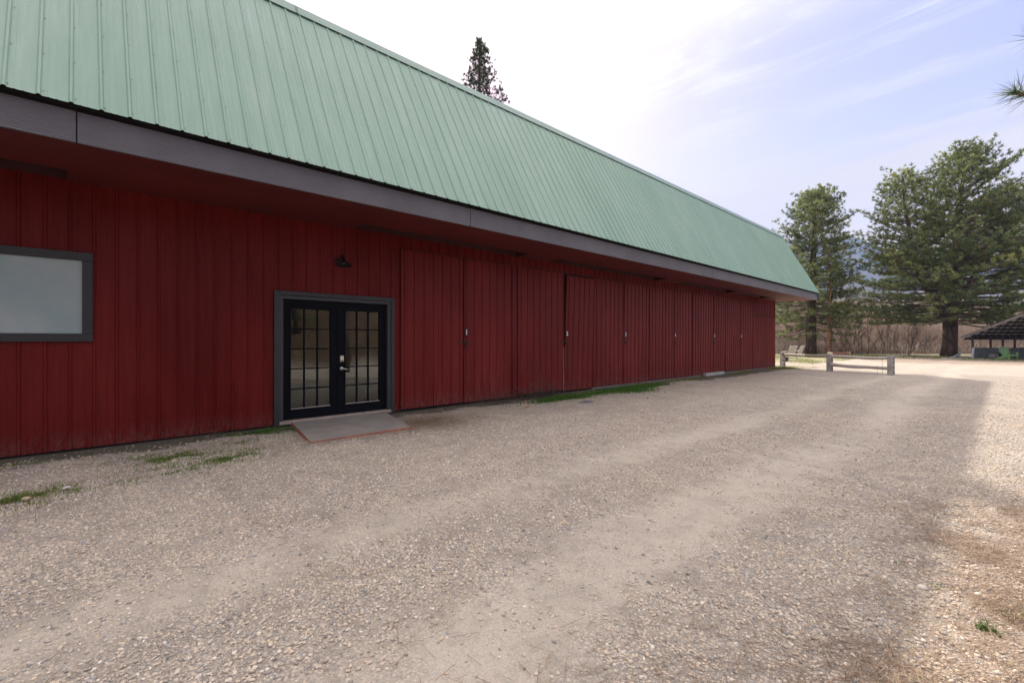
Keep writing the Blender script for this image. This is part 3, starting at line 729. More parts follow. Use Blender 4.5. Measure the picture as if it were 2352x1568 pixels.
for side, (ya, yb) in enumerate(((la, lm-.004), (lm+.004, lb))):
    z0_, z1_ = .095, DZ-.14; x0_, x1_ = XW-.085, XW-.04; st = .135
    gy0, gy1, gz0, gz1 = ya+st, yb-st, z0_+.17, z1_-.15
    m = MB(); m.bb(x0_, x1_, ya, gy0, z0_, z1_, bev=.003); m.bb(x0_, x1_, gy1, yb, z0_, z1_, bev=.003)
    m.bb(x0_, x1_-.001, gy0, gy1, z0_, gz0, bev=.002); m.bb(x0_, x1_-.001, gy0, gy1, gz1, z1_, bev=.002)
    for (a_, b_, c_, d_) in ((gy0-.025, gy1+.025, gz1, gz1+.025), (gy0-.025, gy1+.025, gz0-.025, gz0), (gy0-.025, gy0, gz0, gz1), (gy1, gy1+.025, gz0, gz1)):
        m.bb(x1_-.002, x1_+.012, a_, b_, c_, d_, bev=.004)
    if side == 1: m.bb(x1_+.001, x1_+.012, ya-.022, ya+.012, z0_, z1_, bev=.003)
    lf = bb_(m, 'french_door', M_blackdoor); lf['label'] = ('left' if side == 0 else 'right')+' glazed leaf of the black french doors'
    m = MB(); m.bb(x0_+.02, x0_+.024, gy0, gy1, gz0, gz1); fixp(m.build('glass', M_glass), lf)
    m = MB()
    for k in (1, 2): c_ = gy0+(gy1-gy0)*k/3; m.bb(x0_+.014, x1_+.004, c_-.011, c_+.011, gz0, gz1, bev=.003)
    for k in range(1, 5): c_ = gz0+(gz1-gz0)*k/5; m.bb(x0_+.015, x1_+.003, gy0, gy1, c_-.010, c_+.010, bev=.003)
    fixp(m.build('muntins', M_blackdoor), lf)
    m = MB(); m.bb(x0_+.024, x1_+.010, gy0, gy1, gz0-.002, gz0+.012, bev=.002); fixp(m.build('glass_sill_edge', simple('pale_glazing_bead', (.32, .27, .24), .5)), lf)  # pale bead along the bottom of the glass
    if side == 1:
        m = MB(); hy = ya+.065; m.lathe([(0, .012), (.03, .012), (.034, .004), (.034, 0)], (x1_, hy, .92), 18, M=Matrix.Rotation(R(90), 3, 'Y'))
        m.tube([(x1_+.01, hy, .92), (x1_+.055, hy, .92), (x1_+.06, hy+.02, .918), (x1_+.055, hy+.07, .912), (x1_+.05, hy+.115, .905)], [.012, .012, .011, .009, .007], 8)
        fixp(m.build('handle', M_nickel, smooth=True), lf)
        m = MB(); m.bb(x1_, x1_+.022, hy-.034, hy+.034, 1.045, 1.16, bev=.006)
        for r_ in range(4):
            for c_ in range(2): m.bb(x1_+.022, x1_+.025, hy-.022+c_*.026, hy-.004+c_*.026, 1.135-r_*.018, 1.148-r_*.018, mi=1)
        m.lathe([(0, .03), (.014, .03), (.014, .0)], (x1_, hy, 1.063), 12, M=Matrix.Rotation(R(90), 3, 'Y'), mi=2)
        fixp(m.build('keypad_lock', [M_brass, M_white, M_galv]), lf)

# gooseneck lamp ------------------------------------------------------------------
ly = wy(774); lz = 2.86
lamp = thing('wall_lamp', (XW, ly, lz), 'small dark gooseneck barn lamp fixed above the black french doors', 'lamp')
m = MB(); m.lathe([(0, .03), (.05, .03), (.062, .02), (.062, .015)], (0, 0, 0), 20, M=Matrix.Rotation(R(90), 3, 'Y')); m.build('backplate', M_bronze, lamp, True)
m = MB(); m.tube([(.03, 0, 0), (.10, 0, .01), (.16, 0, .06), (.20, 0, .10), (.24, 0, .105), (.27, 0, .07), (.275, 0, .02)], .010, 8); m.build('gooseneck_arm', M_bronze, lamp, True)
Ml = Matrix.Rotation(R(-8), 3, 'Y')
m = MB(); m.lathe([(.0, .07), (.028, .07), (.034, .02), (.036, -.01), (.055, -.03), (.10, -.055), (.135, -.08), (.139, -.092), (.133, -.09), (.095, -.066), (.03, -.03), (0, -.03)], (.285, 0, -.01), 28, M=Ml); m.build('lamp_shade', M_bronze, lamp, True)
m = MB(); m.lathe([(.0, -.03), (.014, -.035), (.02, -.045), (.015, -.058), (0, -.062)], (.285, 0, -.01), 14, M=Ml); m.build('bulb', simple('frosted_bulb', (.6, .6, .58), .3), lamp, True)

# concrete step ------------------------------------------------------------------
def slab():
    t = [(-8.2, 2.62, .06), (-6.60, 2.36, .032), (-6.62, 3.95, .032), (-8.2, 4.33, .06)]
    o = thing('concrete_step', (-7.4, 3.3, 0), 'flat grey concrete slab with worn red edges in front of the french doors', 'step')
    m = MB(); C = Vector((-7.4, 3.3, 0))
    vs = [Vector(p)-C for p in t]+[Vector((p[0]+(.03 if p[0] > -7 else 0), p[1]+(.03 if i > 1 else -.03), -.02))-C for i, p in enumerate(t)]
    m.add(vs, [(0, 1, 2, 3)], 0); m.add(vs, [(1, 0, 4, 5), (2, 1, 5, 6), (3, 2, 6, 7)], 1)
    m.build('slab', [M_slab, M_redconc], o)
slab()
m = MB(); cx, cy = gp(1625, 860); m.box((0, 0, .055), (.14, 1.75, .11), bev=.004)
o = m.build('timber_block', M_plank, loc=(XW+.14, wy(1632), 0)); setp(o, 'bleached grey timber block lying against the foot of door five', 'timber')
m = MB(); m.box((0, 0, .012), (.24, .5, .024), bev=.004); x_, y_ = gp(1346, 926)
o = m.build('flat_stone', simple('dark_slate', (.10, .105, .11), .7, .15), loc=(x_, y_, .005)); o.rotation_euler = (R(2), R(3), .3); setp(o, 'flat dark grey stone beside the bright green grass patch', 'stone')

# fallen leaves and single larger rocks
for i, (u, v, s, lab) in enumerate([(1211, 936, .13, 'curled brown leaf on the gravel before door two'), (1315, 940, .10, 'pale brown leaf below the bright green grass patch'), (1475, 951, .12, 'light tan leaf alone on the gravel, farthest from the barn'), (1488, 916, .08, 'small brown leaf by the long green grass patch'), (1098, 958, .07, 'small rust leaf nearest the french door step'), (927, 1058, .07, 'tiny brown leaf on the gravel in front of the concrete step')]):
    x_, y_ = gp(u, v); m = MB(); pts = []; n = 7
    out = [(0, -.5), (.22, -.3), (.38, -.05), (.2, .0), (.3, .3), (.1, .22), (0, .5), (-.1, .22), (-.3, .3), (-.2, 0), (-.38, -.05), (-.22, -.3)]
    vs = [(a_*s, b_*s, .018+abs(a_)*s*.5+.012*math.sin(b_*6+i)) for a_, b_ in out]+[(0, 0, .012)]
    m.add(vs, [(k, (k+1) % 12, 12) for k in range(12)])
    o = m.build('fallen_leaf', M_leaf, loc=(x_, y_, .008)); o.rotation_euler = (0, 0, i*1.7); setp(o, lab, 'leaf', 'dead leaves fallen on the gravel')
import bmesh
for i, (u, v, s, col, lab) in enumerate([(1800, 1433, .055, (.48, .33, .22), 'rounded tan rock, larger than the gravel around it, right of centre'), (1880, 1540, .06, (.48, .40, .34), 'pinkish oval rock at the bottom edge of the gravel'), (2117, 1352, .06, (.5, .45, .38), 'pale flat rock among needle litter at the right'), (60, 1148, .08, (.42, .31, .2), 'tan rock by the green patch at the left edge'), (152, 1122, .06, (.55, .5, .46), 'small white rock at the far left gravel')]):
    x_, y_ = gp(u, v); bm = bmesh.new(); bmesh.ops.create_icosphere(bm, subdivisions=3, radius=.5)
    for vv in bm.verts:
        q_ = vv.co; f_ = 1+.10*math.sin(q_.x*5+i)+.08*math.sin(q_.y*7+2*i); vv.co = Vector((q_.x*f_, q_.y*.7*f_, q_.z*.5*f_))*s
    me = bpy.data.meshes.new('rock'); bm.to_mesh(me); bm.free(); me.polygons.foreach_set('use_smooth', [True]*len(me.polygons)); me.materials.append(simple('rock_surface', col, .8, .2, 40, bumpd=.002))
    o = bpy.data.objects.new('rock', me); COL.objects.link(o); o.location = (x_, y_, s*.16); o.rotation_euler = (0, .1, i*1.3); setp(o, lab, 'rock', 'rocks larger than the gravel')

# weeds -------------------------------------------------------------------------
def weed(u, v, n, h, wd, mat, lab, tint=(.2, .6), spread=.03, name='weed', lean=(.5, 1.2), xyz=None):
    x_, y_ = xyz or gp(u, v); b = np.stack([rng.normal(0, spread, n), rng.normal(0, spread, n), np.zeros(n)], -1)
    o = blades(name, b, h*rng.uniform(.4, 1, n), wd, rng.uniform(*lean, n), mat, tint=rng.uniform(*tint, n)); o.location = (x_, y_, 0.0)
    return setp(o, lab, 'weed', 'weeds growing in the gravel')
weed(2270, 1450, 70, .055, .007, M_grass, 'leafy dark green weed at the lower right corner of the gravel', (.0, .35), .02)
weed(2205, 1167, 40, .05, .004, M_grass, 'small grassy tuft on the gravel right of centre', (.3, .6), .02)
weed(2150, 1352, 30, .035, .004, M_grass, 'tiny sprout beside the pale flat rock', (.3, .7), .02)
weed(2062, 1295, 24, .03, .004, M_grass, 'tiny sprout on the gravel left of the pale flat rock', (.2, .5), .015)
weed(2335, 1420, 60, .06, .004, M_grass, 'thin yellowish grass tuft at the right edge', (.6, .9), .04)

# dead tumbled stalks against the doors
def stalks(y0, y1, n, hmax, xoff, lab):
    v = []; f = []; t = []; 
    for k in range(n):
        p = np.array([XW+rng.uniform(.05, xoff), rng.uniform(y0, y1), 0.01]); az = rng.uniform(-2.2, 2.2); el = rng.uniform(.15, 1.1); L = rng.uniform(.2, 1)*hmax*1.5; w_ = rng.uniform(.003, .007); ti = rng.random()
        seg = 5; d = np.array([math.cos(az)*math.cos(el)*.5, math.sin(az)*math.cos(el), math.sin(el)])
        pts = [p]
        for s_ in range(seg): d = d+rng.normal(0, .14, 3)-np.array([0, 0, .10]); d /= np.linalg.norm(d); p = p+d*L/seg; p[0] = max(p[0], XW+.04); p[2] = max(p[2], .005); pts.append(p)
        b = len(v)
        for s_, q_ in enumerate(pts): ww = w_*(1-s_/(seg+1)); v += [q_+np.array([ww/2, 0, ww/2]), q_-np.array([ww/2, 0, ww/2])]; t += [ti, ti]
        for s_ in range(seg): f.append([b+2*s_, b+2*s_+1, b+2*s_+3, b+2*s_+2])
    c = np.array([XW+.3, (y0+y1)/2, 0]); o = fast('dead_weed', np.array(v)-c, np.array(f), M_dead, attrs={'tint': ('FLOAT', t)}, loc=tuple(c)); setp(o, lab, 'weed', 'dead weeds along the barn')
stalks(wy(1085), wy(1185), 260, .35, .6, 'tangled dead weed stalks in front of storage bay one')
stalks(wy(1185), wy(1262), 420, .5, .6, 'tall dry brush pile against the door of bay two')
stalks(wy(1000), wy(1085), 60, .3, .4, 'sparse dead stems at the foot of the first storage door')
stalks(wy(360), wy(630), 50, .25, .35, 'few pale dry stems at the wall left of the french doors')

# ------------------------------------------------------------------ fence
P3 = (-3.16, 24.45); P2 = (-5.42, 25.05); P1 = (-8.0, 27.25)
def block_post(p, rz, lab):
    o = thing('concrete_block_post', (p[0], p[1], 0), lab, 'post', 'stacked concrete block fence posts', rz)
    for k in range(2):
        m = MB(); z0_ = k*.4+.002; e_ = .033
        # block on end: cores open to +x/-x side
        y0_, y1_ = -.097, .097; x0_, x1_ = -.097, .097
        m.bb(x0_, x1_, y0_, y0_+e_, z0_, z0_+.396, bev=.004); m.bb(x0_, x1_, y1_-e_, y1_, z0_, z0_+.396, bev=.004)
        for zc in (z0_, z0_+.396/2-e_/2, z0_+.396-e_): m.bb(x0_+.001, x1_-.001, y0_+e_, y1_-e_, zc, zc+e_)
        ob = m.build('concrete_block', M_block, o)
    return o
rz12 = math.atan2(P1[1]-P2[1], P1[0]-P2[0]); rz23 = math.atan2(P2[1]-P3[1], P2[0]-P3[0])
RZ = math.pi+rz23
block_post(P3, RZ, 'right end post of two stacked concrete blocks beside the drive')
block_post(P2, RZ, 'middle post of two stacked concrete blocks holding three rails')
block_post(P1, math.pi+rz12, 'rust-stained concrete block post beside the barn corner')
def rail(a, b, za, zb_, r_, lab):
    a = Vector((a[0], a[1], za)); b = Vector((b[0], b[1], zb_)); n = 10; pts = []; rad = []
    ang = random.uniform(0, 6)
    for k in range(n+1):
        t_ = k/n; p = a.lerp(b, t_)+Vector((0, 0, -.02*math.sin(t_*math.pi)+.008*math.sin(t_*9+ang))); pts.append(p-a); rad.append(r_*1.12*(1.06-.14*t_+.05*math.sin(t_*13+ang)))
    m = MB(); m.tube(pts, rad, 12); o = m.build('log_rail', M_log, loc=a, smooth=False); setp(o, lab, 'rail', 'round log fence rails')
def inset(a, b, d0, d1):
    a = Vector(a); b = Vector(b); u_ = (b-a).normalized(); return tuple(a+u_*d0), tuple(b-u_*d1)
a_, b_ = inset(P2, P3, .07, .115); rail(a_, b_, .70, .68, .062, 'upper log rail between the middle and right block posts')
rail(a_, b_, .31, .27, .066, 'lower log rail between the middle and right block posts')
a_, b_ = inset(P1, P2, .07, .10); rail(a_, b_, .68, .69, .062, 'long upper log rail running from the barn corner to the middle post')
pq = Vector(P3).lerp(Vector(P2), .125); m = MB(); m.tube([(0, -.07, .70), (0, -.075, .3), (0.003, -.06, .02)], .005, 5); m.tube([(0, -.07, .66), (0, -.0, .755), (0, .07, .68)], .005, 5)
o = m.build('wire', M_galv, loc=(pq.x, pq.y, 0)); setp(o, 'thin dark wire hanging from the upper rail near the right post', 'wire')
pq = Vector(P3).lerp(Vector(P2), .20); m = MB(); m.tube([(0, -.08, .34), (0, -.075, .2), (-.01, -.06, .01)], .004, 5)
o = m.build('wire', M_galv, loc=(pq.x, pq.y, 0)); setp(o, 'short thin wire hanging from the lower rail to the ground', 'wire')

# ------------------------------------------------------------------ patio chairs, planter, bin
def patio_chair(loc, rz, lab):
    o = thing('patio_chair', (*loc, 0), lab, 'chair', 'sling patio chairs behind the fence', rz)
    # faces +x locally; back at -x
    def strip(name, prof, wdt, mat, th=.012):
        m = MB(); n = len(prof); vs = []
        for s_ in (-1, 1):
            for (x_, z_) in prof: vs.append((x_, s_*wdt/2, z_))
        fs = [(k, k+1, n+k+1, n+k) for k in range(n-1)]; m.add(vs, fs)
        ob = m.build(name, mat, o); md = ob.modifiers.new('thick', 'SOLIDIFY'); md.thickness = th; return ob
    back = [(-.20, .42), (-.26, .55), (-.30, .70), (-.36, .86), (-.46, 1.02)]
    strip('backrest', back, .50, M_sling); strip('seat', [(-.20, .42), (0, .40), (.22, .43), (.27, .42)], .50, M_sling)
    m = MB()
    for s_ in (-1, 1):
        m.tube([(x_, s_*.27, z_) for x_, z_ in [(.29, .40), (0, .385), (-.20, .41)]+back[1:]], .016, 8)
        m.tube([(-.28, s_*.27, .64), (-.1, s_*.30, .66), (.2, s_*.30, .64), (.26, s_*.29, .55), (.22, s_*.27, .42)], .015, 8)
    m.tube([(-.46, -.27, 1.02), (-.46, .27, 1.02)], .016, 8); m.build('frame', M_chairw, o, True)
    m = MB(); m.tube([(0, 0, .40), (0, 0, .08)], .03, 10); m.tube([(0, -.27, .39), (0, .27, .39)], .015, 8)
    m.tube([(.3, 0, .03), (0, 0, .09), (-.3, 0, .03)], .016, 8); m.tube([(0, .3, .03), (0, 0, .09), (0, -.3, .03)], .016, 8)
    m.build('swivel_base', M_chairw, o, True)
xa, ya = at(1811, 31.2); patio_chair((xa, ya), R(150), 'nearer beige sling patio chair seen from its back behind the fence')
xa, ya = at(1829, 33.2); patio_chair((xa, ya), R(172), 'farther pale sling patio chair with curved back, half hidden by its neighbour')
xa, ya = at(1802, 30.8); o = thing('storage_bin', (xa, ya, 0), 'small dark box on the ground below the patio chairs', 'box')
m = MB(); m.box((0, 0, .13), (.36, .3, .26), bev=.02); m.build('body', M_plate, o); m = MB(); m.box((0, 0, .275), (.4, .34, .03), bev=.008); m.build('lid', M_plate, o)
xa, ya = at(1921, 41.0); o = thing('wooden_planter', (xa, ya, 0), 'low reddish wooden planter box behind the middle fence post', 'planter', rz=A)
m = MB()
for k in range(2): m.box((.2, -.3, .12+.16*k), (1.5, .04, .15), bev=.005); m.box((.2, .3, .12+.16*k), (1.5, .04, .15), bev=.005)
m.build('side_board', M_redwood, o); m = MB(); m.box((-.57, 0, .2), (.06, .64, .32), bev=.005); m.build('end_board', M_cream, o); m = MB(); m.box((.97, 0, .2), (.06, .64, .32), bev=.005); m.build('end_board', M_cream, o)
m = MB(); m.box((.2, 0, .22), (1.46, .56, .06)); m.build('soil', simple('planter_soil', (.05, .035, .03), .95), o)

# ------------------------------------------------------------------ pavilion
def cw(X, Z, z): x_, y_ = cam2w(X, Z); return Vector((x_, y_, z))
def pavilion():
    X0, ZB = 35.7, 35.7; c = cw(X0, ZB, 0)
    o = thing('pavilion', c, 'low open shed pavilion with dark raftered roof and grey plank half wall', 'pavilion', rz=A)
    # local: x = camera right, y = away. eave at the back (y=0), roof rises toward -y
    def q(name, m, mat): return m.build(name, mat, o)
    W = 9.0; DP = 6.5; ze = 1.66; pit = math.tan(R(20)); 
    m = MB(); x = -.05
    while x < W:
        wd = .17+.02*math.sin(x*7); m.bb(x, x+wd-.008, -.012+.006*math.sin(x*5), .02, .05, .80+.01*math.sin(x*11)); x += wd
    m.bb(-.05, W, .021, .07, .70, .78); m.bb(-.05, W, -.04, .06, .805, .84); q('half_wall', m, M_greyw)
    for k, px in enumerate([.05, 1.45, 2.4, 3.33, 4.3, 5.3, 6.3, 7.3, 8.4]):
        m = MB(); m.bb(px-.05, px+.05, .075, .175, 0, ze-.09); q('post', m, M_post)
    for px in (.15, 3, 6, 8.8):
        m = MB(); m.bb(px-.07, px+.07, -DP+.3, -DP+.44, 0, ze+pit*DP-.28) 
        if px > 3: q('post', m, M_post)
    m = MB(); m.bb(-.1, W, .06, .19, ze-.09, ze+.03); m.bb(2.0, W, -DP+.28, -DP+.46, ze+pit*(DP-.4)-.2, ze+pit*(DP-.4)-.06); q('beam', m, M_dkroof)
    Mr = Matrix.Rotation(math.atan(-pit), 3, 'X'); L = (DP+.6)/math.cos(math.atan(pit))
    k = 0; x = -.15
    while x < W:
        m = MB(); m.box((x, .5-(DP+.6)/2, ze+.08+pit*((DP+.6)/2-.5)), (.045, L, .13), Mr)
        q('rafter', m, M_rafter if k else M_rafter); x += .5; k += 1
    m = MB()
    for k in range(11):
        yy = .45-k*.64; m.box((W/2-.1, yy, ze+.03-pit*yy), (W+.3, .30, .05), Mr)
    q('purlins', m, M_dkroof)
    m = MB(); m.box((W/2-.1, .5-(DP+.6)/2, ze+.205+pit*((DP+.6)/2-.5)), (W+.7, L+.1, .03), Mr); q('roof', m, M_dkroof)
    m = MB(); m.box((-.42, .5-(DP+.6)/2, ze+.15+pit*((DP+.6)/2-.5)), (.03, L+.12, .15), Mr); q('rake_board', m, simple('grey_rake_board', (.25, .23, .22), .8))
    m = MB(); m.add([(-.02, -.03, .82), (-.17, -.1, .82), (-.22, -.14, .0), (-.35, -.2, -.0), (-.02, -.05, .0)], [(0, 1, 2, 4)]); m.box((-.12, -.06, .41), (.16, .03, .84), Matrix.Rotation(R(6), 3, 'Y')); q('white_end_board', m, simple('white_board', (.6, .62, .66), .6))
    # tarp
    t_ = thing('tarp', cw(X0-1.15, ZB+.2, 0), 'pale blue-white tarp sheet slumped beside the pavilion wall', 'tarp', rz=A)
    m = MB(); n = 8; vs = []
    for i in range(n+1):
        for j in range(n+1):
            a_ = i/n; b_ = j/n; hz = .62*a_*(1-b_*.9); vs.append((-.55+a_*1.05, .35*b_-.1+.05*math.sin(i*2+j), hz+.02*math.sin(i*1.7+j*2.3)*(a_ > 0)))
    m.add(vs, [(i*(n+1)+j, (i+1)*(n+1)+j, (i+1)*(n+1)+j+1, i*(n+1)+j+1) for i in range(n) for j in range(n)]); m.build('sheet', M_tarp, t_, True)
    m = MB(); m.bb(-1.2, .8, -.16, -.1, .0, .045); m.build('edge_weight_pole', M_white, t_)
    # cream post behind
    t_ = thing('cream_post', cw((2254-1176)/F*38.5, 38.5, 0), 'short cream post with white cap seen through the pavilion opening', 'post', rz=A)
    m = MB(); m.box((0, 0, .75), (.17, .17, 1.5), bev=.01); m.build('shaft', M_cream, t_); m = MB(); m.box((-.03, 0, 1.52), (.3, .24, .05), bev=.01); m.build('cap', M_white, t_)
    # bin
    t_ = thing('metal_tub', cw((2282-1176)/F*34.3, 34.3, 0), 'grey metal tub standing left of the green chair', 'tub', rz=A)
    m = MB(); m.lathe([(0, .0), (.24, .0), (.27, .36), (.29, .38), (.26, .37), (.23, .05), (0, .05)], (0, 0, 0), 20); m.build('body', M_metalgrey, t_, True)
    t_ = thing('fire_bowl', cw((2294-1176)/F*34.4, 34.4, 0), 'low dark round grill between the metal tub and the green chair', 'grill', rz=A)
    m = MB(); m.lathe([(0, .2), (.16, .22), (.25, .33), (.26, .36), (.2, .42), (0, .48)], (0, 0, 0), 18); m.build('bowl', M_plate, t_, True)
    for k in range(3):
        m = MB(); an = k*2.09; m.tube([(.14*math.cos(an), .14*math.sin(an), .24), (.24*math.cos(an), .24*math.sin(an), 0)], .014, 6); m.build('leg', M_plate, t_)
    # adirondack chair: faces right in the picture (+x)
    t_ = thing('adirondack_chair', cw((2314-1176)/F*32.9, 32.9, 0), 'green plastic adirondack chair on the yard before the pavilion', 'chair', rz=R(-42))
    # local: faces +x... slats fan
    m = MB(); 
    for k in range(5):
        f_ = (k-2); Mx = Matrix.Rotation(R(-15), 3, 'Y') @ Matrix.Rotation(R(-f_*6.5), 3, 'X')
        hh_ = .72-.04*abs(f_)**1.3; cc = Vector((-.12, f_*.085, .28))+Mx @ Vector((0, f_*.012, hh_/2)); m.box(cc, (.022, .10, hh_), Mx, bev=.006)
    m.build('backrest', M_green, t_)
    m = MB()
    for k in range(5): m.box((-.12+k*.105, 0, .29+k*.022), (.09, .50, .02), Matrix.Rotation(R(-10), 3, 'Y'), bev=.005)
    m.build('seat', M_green, t_)
    for s_ in (-1, 1):
        m = MB(); m.box((.08, s_*.33, .56), (.72, .13, .025), bev=.008); m.build('armrest', M_green, t_)
        m = MB(); m.box((.36, s_*.29, .28), (.12, .03, .56), bev=.006); m.build('leg', M_green, t_)
        m = MB(); m.box((-.14, s_*.26, .19), (.86, .03, .13), Matrix.Rotation(R(-17), 3, 'Y'), bev=.006); m.build('side_rail', M_green, t_)
    m = MB(); m.box((.385, 0, .36), (.025, .56, .12), bev=.006); m.build('front_apron', M_green, t_)
pavilion()
for k, (u, v, s_, lab) in enumerate([(2292, 825.5, .12, 'dark pine cone lying left of the green chair'), (2263, 824.5, .13, 'reddish dark cone at the pavilion wall corner'), (2195, 822, .1, 'dark cone on the yard nearest the pavilion tarp'), (2180, 823, .09, 'dark cone right of the big pine trunk'), (2100, 822, .1, 'dark cone left of the big pine trunk'), (2048, 821, .1, 'dark cone behind the right fence post'), (2075, 820, .1, 'dark cone midway between right fence post and big pine')]):
    x_, y_ = gp(u, v); m = MB(); m.lathe([(0, 0), (.3*s_, .08*s_), (.5*s_, .3*s_), (.42*s_, .62*s_), (.2*s_, .9*s_), (0, s_)], (0, 0, 0), 10); o = m.build('pine_cone', M_cone, loc=(x_, y_, 0.01)); setp(o, lab, 'pine cone', 'pine cones on the yard')

# ------------------------------------------------------------------ pines
def interp(tab, h):
    return np.interp(h, [a_[0] for a_ in tab], [a_[1] for a_ in tab])
def orient_tubes(P0, P1, r0, r1, n=4):
    """batch of straight tapered sticks -> verts, quads"""
    d = P1-P0; L = np.linalg.norm(d, axis=1, keepdims=True)+1e-9; d = d/L
    ref = np.where(np.abs(d[:, 2:3]) > .9, np.array([[1., 0, 0]]), np.array([[0, 0, 1.]]))
    a_ = np.cross(d, ref); a_ /= np.linalg.norm(a_, axis=1, keepdims=True); b_ = np.cross(d, a_)
    vs = []
    for P, r_ in ((P0, r0), (P1, r1)):
        for k in range(n):
            an = 2*math.pi*k/n; vs.append(P+(a_*math.cos(an)+b_*math.sin(an))*r_[:, None])
    v = np.stack(vs, 1); m_ = len(P0); base = np.arange(m_)[:, None]*(2*n)
    f = np.concatenate([base+np.array([[k, (k+1) % n, n+(k+1) % n, n+k]]) for k in range(n)])
    return v.reshape(-1, 3), f
def tufts(P, Dv, L, W, nb, cone, tint):
    n = len(P); k = nb
    d = np.repeat(Dv, k, 0)+rng.normal(0, cone, (n*k, 3)); d /= np.linalg.norm(d, axis=1, keepdims=True)
    p = np.repeat(P, k, 0); s_ = np.cross(d, rng.normal(0, 1, (n*k, 3))); s_ /= np.linalg.norm(s_, axis=1, keepdims=True)
    L_ = (np.repeat(L, k)*rng.uniform(.7, 1.1, n*k))[:, None]
    v = np.stack([p-s_*W/2, p+s_*W/2, p+d*L_], 1).reshape(-1, 3); f = np.arange(n*k*3).reshape(-1, 3)
    return v, f, np.repeat(np.clip(np.repeat(tint, k)+rng.normal(0, .12, n*k), 0, 1), 3)
RGT = np.array([CA, SA, 0]); FWD = np.array([-SA, CA, 0])
def pine(base, stems, lab, group, nb=20, L=.25, W=.030, trunk_r=.5, mat=M_needle, bark=M_bark, dens=1.0, up0=.0, cone=1.15, azf=None, seed=1, tuft_sp=.26, name='pine_tree'):
    """stems: list of dict(path=[(x_right, z_fwd, h)...], r=[..], prof L/R tables, h0,h1, n)"""
    global rng
    keep_rng = rng; rng = np.random.default_rng(seed)
    o = thing(name, (base[0], base[1], 0), lab, 'tree', group)
    tm = MB(); B0 = []; B1 = []; R0 = []; R1 = []; TP = []; TD = []; TT = []
    for st in stems:
        pth = [np.array(RGT*x_+FWD*z_)+np.array([0, 0, h_]) for x_, z_, h_ in st['path']]
        hs = np.array([p[2] for p in pth]); PX = np.array(pth)
        def sp(h): return np.array([np.interp(h, hs, PX[:, 0]), np.interp(h, hs, PX[:, 1]), h])
        nseg = 18; hh_ = np.linspace(hs[0], hs[-1], nseg); rr = np.interp(hh_, hs, st['r'])
        pts = [sp(h)+np.array([math.sin(h*1.3)*.05, math.cos(h*1.1)*.05, 0])*min(1, h/3) for h in hh_]
        if hs[0] <= .01: rr[0] *= 1.1; pts[0][2] = -.1
        tm.tube(pts, list(rr*(1+.05*np.sin(hh_*5))), 12)
        n = int(st['n']*dens); h0, h1 = st['h0'], st['h1']
        for k in range(n):
            t_ = (k+rng.uniform(0, 1))/n; h = h0+(h1-h0)*t_**st.get('pw', 1.0)
            az = k*2.4+rng.normal(0, .35); side = math.cos(az)
            if azf and not azf(az): continue
            Rl, Rr = interp(st['L'], h), interp(st['R'], h); rad = Rl+(Rr-Rl)*(side+1)/2
            rad *= rng.uniform(.72, 1.06)
            if rad < .15: rad = .15
            rel = (h-h0)/(h1-h0); el = st.get('e0', -.12)+(st.get('e1', .75)-st.get('e0', -.12))*rel**1.1+rng.normal(0, .08)
            dirh = RGT*side+FWD*math.sin(az); seg = max(4, int(rad/.55)); pts_ = []; p = sp(h); cur = el
            ln = 1.08*rad/max(.45, math.cos(el)); br = max(.010, .0105*rad**1.15*st.get('brf', 1)); d_az = 0
            pts_ = [p]
            for s_ in range(seg):
                fr = s_/seg; cur = el+(.50*fr**2)*(1-rel*.5)-.18*math.sin(fr*math.pi)*(rad > 3)+rng.normal(0, .05); d_az += rng.normal(0, .09)
                dh = np.array([dirh[0]*math.cos(d_az)-dirh[1]*math.sin(d_az), dirh[0]*math.sin(d_az)+dirh[1]*math.cos(d_az), 0])
                p = p+(dh*math.cos(cur)+np.array([0, 0, math.sin(cur)]))*ln/seg; pts_.append(p)
            for s_ in range(seg):
                B0.append(pts_[s_]); B1.append(pts_[s_+1]); R0.append(br*(1-.85*s_/seg)); R1.append(br*(1-.85*(s_+1)/seg))
            # secondaries
            dense = 1 if h > st.get('hd', 0) else .35
            tot = ln; s0 = .30 if rad > 1.5 else .15; stp = .33; q_ = s0*tot; sg = 1; ctint = .45+.34*wob(np.array(p[0]*.7), np.array(p[1]*.7+h*.9), .8, seed)+rng.normal(0, .10)
            while q_ < tot:
                fr = q_/tot*seg; i_ = min(seg-1, int(fr)); P = pts_[i_]+(pts_[i_+1]-pts_[i_])*(fr-i_); dm = pts_[i_+1]-pts_[i_]; dm /= np.linalg.norm(dm)
                sl_ = min(1.35, .20+.26*(tot-q_)+.22)*rng.uniform(.6, 1.15)*st.get('sec', 1.0)
                sdv = np.cross(dm, [0, 0, 1.]); sdv /= np.linalg.norm(sdv)+1e-9
                dd = dm*.75+sdv*sg*rng.uniform(.5, 1.1)+np.array([0, 0, rng.uniform(.0, .45)+up0]); dd /= np.linalg.norm(dd)
                if rng.random() < dense:
                    E = P+dd*sl_; B0.append(P); B1.append(E); R0.append(.012); R1.append(.006)
                    m_ = max(1, int(sl_/tuft_sp))
                    for j in range(m_):
                        tt = 1-j/m_*.5; TP.append(P+dd*sl_*tt+rng.normal(0, .07, 3)); TD.append(dd+np.array([0, 0, .35])+rng.normal(0, .25, 3)); TT.append(ctint+.15*rng.normal())
                q_ += stp*rng.uniform(.6, 1.3); sg = -sg
            TP.append(pts_[-1]); TD.append(pts_[-1]-pts_[-2]+np.array([0, 0, .2])); TT.append(ctint)
        TP.append(np.array(pts[-1])); TD.append(np.array([0, 0, 1.])); TT.append(.5)
